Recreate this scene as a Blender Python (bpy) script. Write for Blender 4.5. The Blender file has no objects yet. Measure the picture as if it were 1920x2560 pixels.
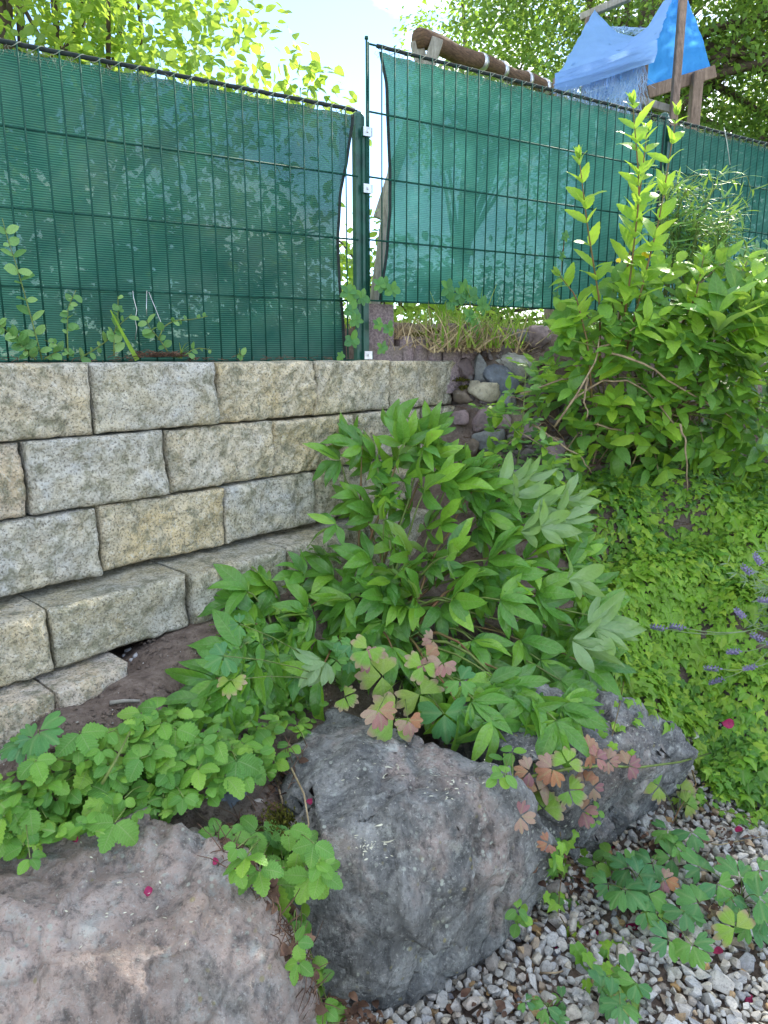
import bpy, bmesh, math, random
import numpy as np
from mathutils import Vector, Matrix, noise
rad = math.radians
random.seed(7); rng = np.random.default_rng(7)
SC = bpy.context.scene
COL = SC.collection
# ------------------------------------------------------------------ camera, light, exposure
PITCH = 0.2191; FPX = 1753.4; EZ = 1.35
cam = bpy.data.cameras.new('camera'); camo = bpy.data.objects.new('camera', cam); COL.objects.link(camo)
camo.location = (0, 0, EZ); camo.rotation_euler = (math.pi/2-PITCH, 0, 0)
cam.sensor_fit = 'VERTICAL'; cam.sensor_height = 36; cam.sensor_width = 27
cam.lens = 36*FPX/2560; cam.clip_end = 500; cam.clip_start = 0.02
SC.camera = camo
SUN_EL, SUN_AZ = rad(36), rad(33)          # azimuth clockwise from +Y (straight ahead)
SKY_STRENGTH = 0.15; SUN_STRENGTH = 3.4
SC.view_settings.view_transform = 'Standard'; SC.view_settings.look = 'None'
SC.view_settings.exposure = 1.80; SC.view_settings.gamma = 1
SC.view_settings.use_curve_mapping = False
SC.view_settings.use_white_balance = True; SC.view_settings.white_balance_temperature = 6950; SC.view_settings.white_balance_tint = 8   # camera balanced for open shade
SC.cycles.max_bounces = 8; SC.cycles.transparent_max_bounces = 12
SC.cycles.transmission_bounces = 6; SC.cycles.diffuse_bounces = 4; SC.cycles.glossy_bounces = 2
w = bpy.data.worlds.new('World'); SC.world = w; w.use_nodes = True
nt = w.node_tree; nt.nodes.clear()
def wn(t, **k):
    n = nt.nodes.new(t)
    for a, b in k.items(): setattr(n, a, b)
    return n
sky = wn('ShaderNodeTexSky', sky_type='NISHITA', sun_disc=False, sun_elevation=SUN_EL, sun_rotation=SUN_AZ, air_density=0.8, dust_density=0.0, ozone_density=3.0)
tc = wn('ShaderNodeTexCoord'); mp = wn('ShaderNodeMapping'); mp.inputs['Scale'].default_value = (1.6, 1.6, 3.2); mp.inputs['Location'].default_value = (0.4, 0.1, 0.3)
cn = wn('ShaderNodeTexNoise'); cn.inputs['Scale'].default_value = 1.7; cn.inputs['Detail'].default_value = 7; cn.inputs['Roughness'].default_value = .55
cr = wn('ShaderNodeValToRGB'); cr.color_ramp.elements[0].position = .47; cr.color_ramp.elements[1].position = .62
mx = wn('ShaderNodeMixRGB'); mx.inputs[2].default_value = (6.6, 6.7, 6.9, 1)
bg = wn('ShaderNodeBackground'); bg.inputs['Strength'].default_value = SKY_STRENGTH; out = wn('ShaderNodeOutputWorld')
L = nt.links.new
L(tc.outputs['Generated'], mp.inputs[0]); L(mp.outputs[0], cn.inputs[0]); L(cn.outputs[0], cr.inputs[0]); L(cr.outputs[0], mx.inputs[0])
L(sky.outputs[0], mx.inputs[1]); L(mx.outputs[0], bg.inputs[0]); L(bg.outputs[0], out.inputs[0])
sl = bpy.data.lights.new('sun', 'SUN'); sl.energy = SUN_STRENGTH; sl.angle = rad(0.5); sl.color = (1, .95, .86)
so = bpy.data.objects.new('sun', sl); COL.objects.link(so)
sd = Vector((math.sin(SUN_AZ)*math.cos(SUN_EL), math.cos(SUN_AZ)*math.cos(SUN_EL), math.sin(SUN_EL)))
so.rotation_euler = sd.to_track_quat('Z', 'Y').to_euler(); so.location = (2, 6, 8)

# ------------------------------------------------------------------ measuring helpers (survey of the place)
A = np.array
_f = A([0, math.cos(PITCH), -math.sin(PITCH)]); _u = A([0, math.sin(PITCH), math.cos(PITCH)]); _r = A([1., 0, 0]); EYE = A([0, 0, EZ])
def ray(x, y): return _r*(x-960)-_u*(y-1280)+_f*FPX
def atz(x, y, z): d = ray(x, y); return EYE+d*((z-EZ)/d[2])
def atY(x, y, Y): d = ray(x, y); return EYE+d*(Y/d[1])
def atpl(x, y, D, a, off=0):
    d = ray(x, y); n = A([math.cos(a), -math.sin(a), 0]); return EYE+d*((n@(A([0, D, 0])+n*off))/(n@d))
WA, WD, FA, FD = .7286, 2.5, 1.041, 2.5872
wall_at = lambda x, y, o=0: atpl(x, y, WD, WA, o)
fence_at = lambda x, y, o=0: atpl(x, y, FD, FA, o)
def proj(P):
    d = np.asarray(P)-EYE; k = d@_f; return 960+FPX*(d@_r)/k, 1280-FPX*(d@_u)/k
WN = A([math.cos(WA), -math.sin(WA), 0]); WT = A([math.sin(WA), math.cos(WA), 0]); WP = A([0, WD, 0])
FN = A([math.cos(FA), -math.sin(FA), 0]); FT = A([math.sin(FA), math.cos(FA), 0]); FP = A([0, FD, 0])
def wpt(s, o, z): return WP+WT*s+WN*o+A([0, 0, z])
def fpt(s, o, z): return FP+FT*s+FN*o+A([0, 0, z])
def nrm(v): v = np.asarray(v, float); return v/(np.linalg.norm(v)+1e-12)

# ------------------------------------------------------------------ object helpers
def tag(o, label=None, cat=None, group=None, kind=None):
    if label: o['label'] = label
    if cat: o['category'] = cat
    if group: o['group'] = group
    if kind: o['kind'] = kind
    return o
def empty(name, loc, label, cat, group=None):
    o = bpy.data.objects.new(name, None); COL.objects.link(o); o.location = Vector(loc); o.empty_display_size = .05
    return tag(o, label, cat, group)
def link(name, me, parent=None, mat=None):
    if mat is not None and not me.materials: me.materials.append(mat)
    o = bpy.data.objects.new(name, me); COL.objects.link(o)
    if parent is not None:
        o.parent = parent; o.matrix_parent_inverse = Matrix.Translation(-parent.location) if parent.parent is None else Matrix.Identity(4)
    return o
class Soup:
    """collects vertices and faces, builds ONE mesh"""
    def __init__(s): s.V = []; s.F = []; s.T = []; s.U = []; s.R = []; s.n = 0
    def raw(s, V, faces_flat, totals, U=None, rnd=0.0):
        V = np.asarray(V, np.float32); s.V.append(V); s.F.append(np.asarray(faces_flat, np.int32)+s.n); s.T.append(np.asarray(totals, np.int32))
        s.U.append(np.zeros((len(V), 2), np.float32) if U is None else np.asarray(U, np.float32)); s.R.append(np.full(len(V), rnd, np.float32)); s.n += len(V)
    def add(s, t, M, p, rnd=0.0): s.raw(t['V']@M.T+p, t['F'], t['T'], t['U'], rnd)
    def tube(s, pts, r0, r1=None, n=6, rnd=0.0, cap=True):
        pts = np.asarray(pts, float); m = len(pts); r1 = r0 if r1 is None else r1
        rr = np.linspace(r0, r1, m) if np.isscalar(r0) else np.asarray(r0)
        tg = np.gradient(pts, axis=0); V = []; U = []
        x = None
        for i in range(m):
            t = nrm(tg[i])
            if x is None: x = nrm(np.cross(t, [0.31, .2, .93] if abs(t[2]) < .9 else [1, 0.1, 0]))
            x = nrm(x-t*(x@t)); y = np.cross(t, x)
            a = np.arange(n)*2*math.pi/n
            V.append(pts[i]+rr[i]*(np.outer(np.cos(a), x)+np.outer(np.sin(a), y))); U.append(np.c_[np.full(n, i/m), np.arange(n)/n])
        F = []; T = []
        for i in range(m-1):
            for j in range(n):
                k = (j+1) % n; F += [i*n+j, i*n+k, (i+1)*n+k, (i+1)*n+j]; T.append(4)
        if cap: F += list(range(n))[::-1]; T.append(n); F += [(m-1)*n+j for j in range(n)]; T.append(n)
        s.raw(np.vstack(V), F, T, np.vstack(U), rnd); return s
    def box(s, c, ax, hs, rnd=0.0):
        """c centre, ax 3 unit rows, hs half sizes"""
        ax = np.asarray(ax); V = [c+sx*hs[0]*ax[0]+sy*hs[1]*ax[1]+sz*hs[2]*ax[2] for sx in (-1, 1) for sy in (-1, 1) for sz in (-1, 1)]
        s.raw(V, [0, 1, 3, 2, 4, 6, 7, 5, 0, 4, 5, 1, 2, 3, 7, 6, 0, 2, 6, 4, 1, 5, 7, 3], [4]*6, None, rnd); return s
    def mesh(s, name, mat, smooth=False):
        me = bpy.data.meshes.new(name)
        V = np.vstack(s.V); F = np.concatenate(s.F); T = np.concatenate(s.T); U = np.vstack(s.U); R = np.concatenate(s.R)
        me.vertices.add(len(V)); me.vertices.foreach_set('co', V.ravel())
        me.loops.add(len(F)); me.loops.foreach_set('vertex_index', F)
        me.polygons.add(len(T)); me.polygons.foreach_set('loop_start', np.concatenate([[0], np.cumsum(T)[:-1]]).astype(np.int32)); me.polygons.foreach_set('loop_total', T)
        me.polygons.foreach_set('use_smooth', np.full(len(T), smooth))
        me.update(calc_edges=True)
        uv = me.uv_layers.new(name='UVMap'); uv.data.foreach_set('uv', U[F].ravel())
        at = me.attributes.new('rnd', 'FLOAT', 'POINT'); at.data.foreach_set('value', R)
        if mat: me.materials.append(mat)
        return me
    def build(s, name, mat, parent=None, smooth=False): return link(name, s.mesh(name, mat, smooth), parent)
def frame(d, n):
    y = nrm(d); x = nrm(np.cross(y, n)); z = np.cross(x, y); return np.c_[x, y, z]
def tup(V, F, U):
    return dict(V=np.asarray(V, np.float32), F=np.asarray([i for f in F for i in f], np.int32), T=np.asarray([len(f) for f in F], np.int32), U=np.asarray(U, np.float32))

# ------------------------------------------------------------------ materials
class NM:
    def __init__(s, name):
        s.m = bpy.data.materials.new(name); s.m.use_nodes = True; s.t = s.m.node_tree; s.t.nodes.clear()
        s.out = s.n('ShaderNodeOutputMaterial')
    def n(s, t, **k):
        n = s.t.nodes.new(t)
        for a, b in k.items():
            if a.startswith('i_'): n.inputs[a[2:].replace('_', ' ')].default_value = b
            else: setattr(n, a, b)
        return n
    def l(s, a, b): s.t.links.new(a, b)
    def coord(s, kind='Object', scale=(1, 1, 1), loc=(0, 0, 0), rot=(0, 0, 0)):
        c = s.n('ShaderNodeTexCoord'); m = s.n('ShaderNodeMapping'); m.inputs['Scale'].default_value = scale; m.inputs['Location'].default_value = loc; m.inputs['Rotation'].default_value = rot
        s.l(c.outputs[kind], m.inputs[0]); return m.outputs[0]
    def noise(s, co, sc, det=5, ro=.55, dist=0):
        n = s.n('ShaderNodeTexNoise'); n.inputs['Scale'].default_value = sc; n.inputs['Detail'].default_value = det; n.inputs['Roughness'].default_value = ro; n.inputs['Distortion'].default_value = dist
        s.l(co, n.inputs['Vector']); return n.outputs[0]
    def voro(s, co, sc, feat='F1', out='Distance'):
        n = s.n('ShaderNodeTexVoronoi', feature=feat); n.inputs['Scale'].default_value = sc; s.l(co, n.inputs['Vector']); return n.outputs[out]
    def ramp(s, v, *st):
        r = s.n('ShaderNodeValToRGB'); e = r.color_ramp.elements
        while len(e) < len(st): e.new(.5)
        for k, (p, c) in enumerate(st):
            e[k].position = p; e[k].color = (c, c, c, 1) if np.isscalar(c) else (*c, 1)
        s.l(v, r.inputs[0]); return r.outputs[0]
    def mix(s, f, a, b, mode='MIX'):
        m = s.n('ShaderNodeMixRGB', blend_type=mode)
        for k, v in ((0, f), (1, a), (2, b)):
            if hasattr(v, 'is_linked') or hasattr(v, 'links'): s.l(v, m.inputs[k])
            elif k == 0: m.inputs[0].default_value = v
            else: m.inputs[k].default_value = (v, v, v, 1) if np.isscalar(v) else (*v, 1)
        return m.outputs[0]
    def math(s, op, a, b=0.0, c=0.0):
        m = s.n('ShaderNodeMath', operation=op)
        for k, v in enumerate((a, b, c)):
            if hasattr(v, 'links'): s.l(v, m.inputs[k])
            else: m.inputs[k].default_value = v
        return m.outputs[0]
    def objcol(s): return s.n('ShaderNodeObjectInfo').outputs['Color']
    def rnd(s):
        a = s.n('ShaderNodeAttribute', attribute_name='rnd'); o = s.n('ShaderNodeObjectInfo')
        return s.math('FRACT', s.math('ADD', a.outputs['Fac'], o.outputs['Random']))
    def bump(s, h, st=.5, dist=.01, nrm=None):
        b = s.n('ShaderNodeBump'); b.inputs['Strength'].default_value = st; b.inputs['Distance'].default_value = dist; s.l(h, b.inputs['Height'])
        if nrm is not None: s.l(nrm, b.inputs['Normal'])
        return b.outputs[0]
    def pbr(s, col, rough=.8, nrm=None, spec=.3, metal=0.0, link=True):
        p = s.n('ShaderNodeBsdfPrincipled'); p.inputs['Specular IOR Level'].default_value = spec; p.inputs['Metallic'].default_value = metal
        if hasattr(col, 'links'): s.l(col, p.inputs['Base Color'])
        else: p.inputs['Base Color'].default_value = (*col, 1)
        if hasattr(rough, 'links'): s.l(rough, p.inputs['Roughness'])
        else: p.inputs['Roughness'].default_value = rough
        if nrm is not None: s.l(nrm, p.inputs['Normal'])
        if link: s.l(p.outputs[0], s.out.inputs[0])
        return p.outputs[0]

def leaf_mat(name, stops, under=None, trans=.4, tcol=None, rough=.42, veins='strip', vein=.5, edge=None, spec=.35, lat=9):
    """stops: list of colours spread over the random value"""
    m = NM(name); r = m.rnd()
    n = len(stops); col = m.ramp(r, *[((k+.5)/n, c) for k, c in enumerate(stops)])
    co = m.coord('Object'); col = m.mix(m.ramp(m.noise(co, 38, 3), (.35, .78), (.7, 1.15)), 0.0, col, 'MIX') if False else m.mix(.8, col, m.ramp(m.noise(co, 26, 3), (.3, .72), (.7, 1.2)), 'MULTIPLY')
    col = m.mix(m.math('MULTIPLY', m.ramp(m.noise(co, 55, 4, .7), (.66, 0.), (.72, .75)), m.ramp(m.noise(co, 7, 2), (.48, 0.), (.6, 1.))), col, (.26, .19, .06))
    uvn = m.n('ShaderNodeUVMap'); sep = m.n('ShaderNodeSeparateXYZ'); m.l(uvn.outputs[0], sep.inputs[0])
    u, v = sep.outputs[0], sep.outputs[1]
    h = None
    if veins:
        av = m.math('ABSOLUTE', v)
        mid = m.ramp(av, (0.0, 1.0), (.09, 0.0))
        if veins == 'strip':
            ph = m.math('MULTIPLY', m.math('SUBTRACT', u, m.math('MULTIPLY', av, .16)), lat)
        else:
            ph = m.math('MULTIPLY', m.math('ARCTAN2', v, m.math('ADD', u, .02)), 4.0)
        pp = m.math('PINGPONG', ph, .5)
        latv = m.ramp(pp, (0.0, 1.0), (.14, 0.0))
        vv = m.math('MAXIMUM', mid, m.math('MULTIPLY', latv, .55))
        col = m.mix(m.math('MULTIPLY', vv, vein), col, m.mix(.55, col, (.36, .45, .20)))
        h = m.math('SUBTRACT', pp, m.math('MULTIPLY', mid, .6))
    if edge is not None:
        e = m.n('ShaderNodeAttribute', attribute_name='edge')
        dd = m.math('ADD', m.math('MULTIPLY', m.math('LENGTH' if False else 'ABSOLUTE', u), .0), m.math('POWER', m.math('ADD', m.math('POWER', u, 2.0), m.math('POWER', v, 2.0)), .5))
        col = m.mix(m.ramp(m.math('ADD', dd, m.math('MULTIPLY', m.noise(co, 40, 3), .3)), (.75, 0.0), (1.1, .85)), col, edge)
    geo = m.n('ShaderNodeNewGeometry')
    if under is not None: colf = m.mix(geo.outputs['Backfacing'], col, m.mix(.62, col, under))
    else: colf = col
    nr = m.bump(h, .35, .002) if h is not None else None
    p = m.pbr(colf, rough, nr, spec, link=False)
    t = m.n('ShaderNodeBsdfTranslucent'); tc_ = m.mix(.65, col, tcol or (.42, .62, .06)); m.l(tc_, t.inputs[0])
    if nr is not None: m.l(nr, t.inputs['Normal'])
    ms = m.n('ShaderNodeMixShader'); ms.inputs[0].default_value = trans; m.l(p, ms.inputs[1]); m.l(t.outputs[0], ms.inputs[2]); m.l(ms.outputs[0], m.out.inputs[0])
    return m.m
def plain(name, c1, c2=None, sc=30, rough=.7, spec=.3, metal=0, bump=.3, bd=.002, stretch=(1, 1, 1), rndmix=0.0):
    m = NM(name); co = m.coord('Object', stretch); n = m.noise(co, sc, 6, .6)
    c2 = c2 or tuple(x*.6 for x in c1)
    col = m.ramp(n, (.32, c2), (.62, c1))
    if rndmix: col = m.mix(rndmix, col, m.ramp(m.rnd(), (0, .45), (1, 1.5)), 'MULTIPLY')
    m.pbr(col, rough, m.bump(n, bump, bd), spec, metal); return m.m

# ---- stone materials
def block_mat():
    m = NM('split_granite'); oi = m.n('ShaderNodeObjectInfo')
    g = m.n('ShaderNodeTexCoord'); mp_ = m.n('ShaderNodeMapping'); m.l(g.outputs['Object'], mp_.inputs[0])
    off = m.n('ShaderNodeCombineXYZ'); m.l(m.math('MULTIPLY', oi.outputs['Random'], 37.), off.inputs[0]); m.l(m.math('MULTIPLY', oi.outputs['Random'], 11.), off.inputs[2]); m.l(off.outputs[0], mp_.inputs['Location'])
    co = mp_.outputs[0]
    fine = m.noise(co, 170, 4, .7); med = m.noise(co, 42, 6, .72, .4); big = m.noise(co, 7, 5, .6, .5)
    base = m.mix(m.ramp(big, (.40, 0.), (.62, 1.)), (.60, .59, .55), (.62, .56, .42))
    base = m.mix(1.0, base, m.objcol(), 'MULTIPLY')
    base = m.mix(m.ramp(m.noise(co, 12, 4, .6), (.52, 0.), (.7, .55)), base, (.46, .37, .20))
    base = m.mix(m.ramp(med, (.38, .6), (.52, 0.)), base, (.24, .23, .17))
    base = m.mix(m.ramp(m.noise(co, 75, 6, .8, .6), (.54, 0.), (.62, .8)), base, (.72, .70, .62))
    base = m.mix(m.ramp(m.noise(co, 21, 6, .7), (.36, .7), (.5, 0.)), base, (.20, .205, .13))
    base = m.mix(m.ramp(fine, (.38, .8), (.48, 0.)), base, (.14, .13, .10))
    base = m.mix(m.ramp(fine, (.56, 0.), (.70, .65)), base, (.66, .64, .58))
    h = m.math('ADD', m.math('MULTIPLY', med, 1.2), m.math('ADD', m.math('MULTIPLY', m.noise(co, 22, 5, .7, 1.), 1.6), m.math('MULTIPLY', fine, .45)))
    m.pbr(base, .9, m.bump(h, .9, .012), .2); return m.m
def boulder_mat(name, cgrey, cdark, pink, pinkamt, lichen=.5, moss=.3, seed=0):
    m = NM(name); co = m.coord('Object', loc=(seed*3.1, seed*1.7, seed))
    cs = m.coord('Object', scale=(1, 1, .45), loc=(seed, 0, 0), rot=(.3, .5, 0))
    big = m.noise(cs, 3.2, 6, .62, .6); med = m.noise(cs, 14, 7, .7, .5); fine = m.noise(co, 90, 5, .7)
    base = m.mix(m.ramp(med, (.36, 0.), (.62, 1.)), cdark, cgrey)
    base = m.mix(m.ramp(m.math('ADD', big, m.math('MULTIPLY', m.noise(co, 11, 6, .6), .25)), (.70-pinkamt*.26, 0.), (.80-pinkamt*.26, .85)), base, m.mix(m.ramp(fine, (.3, 0.), (.7, 1.)), pink, (.42, .36, .32)))
    base = m.mix(m.ramp(m.noise(cs, 30, 6, .75), (.36, .75), (.50, 0.)), base, tuple(x*.45 for x in cdark))
    base = m.mix(m.ramp(m.noise(co, 24, 8, .7), (.54, 0.), (.68, lichen)), base, (.48, .50, .47)); base = m.mix(m.ramp(m.noise(m.coord('Object', scale=(1, 1, .25), loc=(seed, 2, 0), rot=(.4, .7, .3)), 60, 6, .8), (.60, 0.), (.70, .5)), base, (.55, .55, .52))
    base = m.mix(1., base, m.ramp(m.noise(co, 4.2, 7, .65, .4), (.36, .62), (.62, 1.22)), 'MULTIPLY')
    vo = m.voro(co, 55); vm = m.ramp(m.noise(co, 9, 3), (.50, 0.), (.60, lichen))
    base = m.mix(m.math('MULTIPLY', m.ramp(vo, (.16, 1.), (.26, 0.)), vm), base, (.46, .49, .42))
    vy = m.voro(co, 31); base = m.mix(m.math('MULTIPLY', m.ramp(vy, (.10, .7), (.18, 0.)), m.ramp(m.noise(co, 5, 2), (.5, 0.), (.6, 1.))), base, (.34, .30, .13))
    base = m.mix(m.math('MULTIPLY', m.ramp(m.noise(co, 6, 8, .7), (.62, 0.), (.68, 1.)), moss), base, (.10, .085, .03))
    base = m.mix(m.ramp(fine, (.34, .6), (.46, 0.)), base, tuple(x*.4 for x in cdark)); base = m.mix(m.ramp(m.noise(co, 130, 4, .8), (.58, 0.), (.66, .6)), base, (.55, .54, .50))
    ck = m.voro(m.coord('Object', scale=(1, 1, .6), loc=(seed, seed, 0), rot=(.2, .9, .1)), 7, 'DISTANCE_TO_EDGE'); ckm = m.math('MULTIPLY', m.ramp(ck, (.0, 1.), (.035, 0.)), m.ramp(m.noise(co, 5, 3), (.5, 0.), (.62, 1.)))
    base = m.mix(m.math('MULTIPLY', ckm, .35), base, tuple(x*.3 for x in cdark))
    h = m.math('SUBTRACT', m.math('ADD', m.math('MULTIPLY', med, 2.2), m.math('ADD', m.math('MULTIPLY', m.noise(co, 34, 7, .75, .3), 1.6), m.math('MULTIPLY', fine, .7))), m.math('MULTIPLY', ckm, .8))
    m.pbr(base, .82, m.bump(h, .9, .011), .3); return m.m
def rubble_mat():
    m = NM('rubble_rock'); co = m.coord('Object'); n = m.noise(co, 9, 6, .65, .4); f = m.noise(co, 70, 5, .7)
    c = m.mix(1.0, m.objcol(), m.ramp(n, (.3, .55), (.7, 1.3)), 'MULTIPLY'); c = m.mix(m.ramp(f, (.34, .5), (.5, 0.)), c, (.07, .065, .06)); c = m.mix(m.ramp(f, (.58, 0.), (.72, .4)), c, (.4, .4, .38))
    m.pbr(c, .75, m.bump(m.math('ADD', n, m.math('MULTIPLY', f, .4)), .6, .006), .35); return m.m
def gravel_mat():
    m = NM('gravel_stone'); r = m.rnd(); co = m.coord('Object')
    c = m.ramp(r, (.0, (.42, .415, .39)), (.12, (.48, .475, .45)), (.25, (.32, .315, .285)), (.38, (.44, .42, .36)), (.5, (.38, .385, .385)), (.6, (.42, .37, .28)), (.68, (.52, .50, .46)), (.8, (.24, .21, .18)), (.86, (.40, .25, .10)), (.93, (.47, .47, .46)), (1., (.14, .145, .16)))
    n = m.noise(co, 55, 6, .7, .5); f = m.noise(co, 220, 4, .7)
    c = m.mix(1., c, m.ramp(n, (.3, .72), (.7, 1.3)), 'MULTIPLY'); c = m.mix(m.ramp(f, (.34, .55), (.48, 0.)), c, (.12, .11, .10)); c = m.mix(m.ramp(n, (.6, 0.), (.75, .5)), c, (.42, .29, .14))
    m.pbr(c, .72, m.bump(m.math('ADD', n, m.math('MULTIPLY', f, .5)), .5, .003), .35); return m.m
def soil_mat():
    m = NM('garden_soil'); co = m.coord('Object'); n = m.noise(co, 30, 8, .75); f = m.noise(co, 150, 4, .7); b = m.noise(co, 4, 4)
    c = m.ramp(n, (.28, (.065, .047, .038)), (.5, (.18, .138, .114)), (.72, (.32, .26, .22)))
    c = m.mix(m.ramp(b, (.4, 0.), (.65, .5)), c, (.19, .15, .125)); c = m.mix(m.ramp(f, (.64, 0.), (.72, .8)), c, (.36, .33, .30)); c = m.mix(m.ramp(f, (.3, .7), (.42, 0.)), c, (.025, .016, .013))
    m.pbr(c, .95, m.bump(m.math('ADD', n, m.math('MULTIPLY', f, .4)), 1., .012), .15); return m.m
M_BLOCK = block_mat()
M_RUBBLE = rubble_mat(); M_GRAVEL = gravel_mat(); M_SOIL = soil_mat()
M_WIRE = plain('green_coated_wire', (.010, .075, .055), (.008, .05, .04), 60, .65, .15, 0, .05)
M_POST = plain('green_coated_post', (.012, .085, .062), (.008, .045, .036), 25, .38, .5, 0, .08)
M_ZINC = plain('galvanised_steel', (.62, .63, .66), (.42, .43, .46), 60, .35, .5, .9, .1)
M_TWINE = plain('lacing_twine', (.34, .37, .30), (.05, .10, .07), 70, .8)
M_HEM = plain('screen_hem', (.022, .034, .034), (.01, .018, .018), 90, .85)
M_STEM = plain('green_stem', (.17, .24, .06), (.10, .13, .04), 40, .5)
M_STEMR = plain('reddish_stem', (.20, .10, .05), (.12, .13, .04), 30, .5)
M_TWIG = plain('bare_twig', (.36, .28, .18), (.16, .11, .07), 40, .85)
M_BARK = plain('bark', (.13, .10, .075), (.05, .038, .03), 22, .95, .2, 0, .8, .01, (1, 1, .25))
M_LAVST = plain('lavender_stem', (.22, .29, .15), (.14, .2, .09), 30, .6)
M_PURPLE = plain('lavender_floret', (.32, .28, .46), (.20, .18, .30), 200, .7)
M_STRAW = plain('dry_straw', (.46, .37, .22), (.24, .17, .09), 20, .9, rndmix=.8)
M_LITTER = plain('dead_leaf', (.17, .10, .065), (.07, .035, .025), 40, .8, rndmix=.8)
M_PETAL = plain('magenta_petal', (.38, .02, .10), (.17, .012, .05), 60, .5)
M_MOSS = plain('moss', (.12, .12, .02), (.045, .05, .012), 120, .95, .1, 0, 1., .006)
M_PALIS = None
def wood(name, c1, c2, st=(8, 8, 1)):
    m = NM(name); co = m.coord('Object', st); n = m.noise(co, 7, 8, .7, .3); f = m.noise(m.coord('Object'), 40, 4)
    c = m.ramp(n, (.3, c2), (.65, c1)); m.pbr(m.mix(.5, c, m.ramp(f, (.3, .7), (.7, 1.2)), 'MULTIPLY'), .85, m.bump(n, .5, .006), .2); return m.m
M_WOOD = wood('weathered_timber', (.30, .22, .17), (.12, .085, .065))
M_WOODG = wood('grey_timber', (.36, .34, .30), (.18, .165, .14))
M_LOG = wood('peeling_log', (.17, .105, .065), (.05, .03, .022), (2, 2, 15))
def concrete(name, c1, c2):
    m = NM(name); co = m.coord('Object'); f = m.noise(co, 130, 4, .7); b = m.noise(co, 9, 5)
    c = m.mix(m.ramp(f, (.4, 0.), (.6, 1.)), c2, c1); c = m.mix(m.ramp(b, (.5, 0.), (.7, .5)), c, (.17, .16, .10)); m.pbr(c, .9, m.bump(f, .6, .004), .2); return m.m
M_PALIS = concrete('weathered_concrete', (.33, .26, .27), (.17, .13, .14))
def screen_mat():
    m = NM('green_shade_cloth'); co = m.coord('Object')
    sep = m.n('ShaderNodeSeparateXYZ'); m.l(co, sep.inputs[0])
    wob = m.math('MULTIPLY', m.noise(co, 3, 2), .012)
    ph = m.math('PINGPONG', m.math('MULTIPLY', m.math('ADD', sep.outputs[2], wob), 1/.0062), .5)     # knitted rows
    rib = m.ramp(ph, (.05, 0.), (.45, 1.))
    st = m.noise(m.coord('Object', (1, 1, 6)), 120, 3, .7)
    dirt = m.ramp(m.noise(co, 4, 8, .7), (.42, 0.), (.68, 1.))
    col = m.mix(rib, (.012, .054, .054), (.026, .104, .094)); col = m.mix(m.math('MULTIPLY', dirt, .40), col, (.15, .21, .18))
    sc_ = m.n('ShaderNodeSeparateColor'); m.l(m.objcol(), sc_.inputs[0]); glow_and_dust = m.math('MULTIPLY', sc_.outputs[0], m.math('ADD', .45, m.math('MULTIPLY', dirt, .55)))  # pale tone per panel: sun glow through cloth painted in, plus algae dust
    col = m.mix(glow_and_dust, col, (.10, .40, .31)); col = m.mix(m.math('MULTIPLY', glow_and_dust, m.ramp(m.noise(co, 11, 6, .75), (.55, 0.), (.68, .6))), col, (.34, .52, .44))
    d = m.n('ShaderNodeBsdfDiffuse'); m.l(col, d.inputs[0]); t = m.n('ShaderNodeBsdfTranslucent'); m.l(m.mix(rib, (.016, .080, .074), (.075, .28, .22)), t.inputs[0])
    b = m.bump(ph, .5, .004); m.l(b, d.inputs['Normal'])
    ms = m.n('ShaderNodeMixShader'); ms.inputs[0].default_value = .36; m.l(d.outputs[0], ms.inputs[1]); m.l(t.outputs[0], ms.inputs[2])
    tr = m.n('ShaderNodeBsdfTransparent'); tr.inputs[0].default_value = (.75, .95, .88, 1)
    f = m.math('ADD', m.math('MULTIPLY', m.math('SUBTRACT', 1.0, rib), .035), m.ramp(st, (.45, .01), (.70, .085)))
    m2 = m.n('ShaderNodeMixShader'); m.l(f, m2.inputs[0]); m.l(ms.outputs[0], m2.inputs[1]); m.l(tr.outputs[0], m2.inputs[2]); m.l(m2.outputs[0], m.out.inputs[0])
    return m.m
M_SCREEN = screen_mat()
def tarp_mat(name, c, tc, tf):
    m = NM(name); co = m.coord('Object'); n = m.noise(co, 160, 3, .7); b = m.noise(co, 5, 5)
    col = m.mix(.6, c, m.ramp(m.math('ADD', m.math('MULTIPLY', n, .4), m.math('MULTIPLY', b, .6)), (.3, .7), (.7, 1.25)), 'MULTIPLY')
    d = m.n('ShaderNodeBsdfDiffuse'); m.l(col, d.inputs[0]); t = m.n('ShaderNodeBsdfTranslucent'); t.inputs[0].default_value = (*tc, 1)
    m.l(m.bump(b, .6, .03), d.inputs['Normal'])
    ms = m.n('ShaderNodeMixShader'); ms.inputs[0].default_value = tf; m.l(d.outputs[0], ms.inputs[1]); m.l(t.outputs[0], ms.inputs[2]); m.l(ms.outputs[0], m.out.inputs[0]); return m.m
M_TARPL = tarp_mat('faded_blue_tarp', (.22, .40, .76), (.28, .46, .85), .42)
M_TARPB = tarp_mat('blue_tarp', (.04, .25, .75), (.10, .42, .95), .55)
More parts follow.
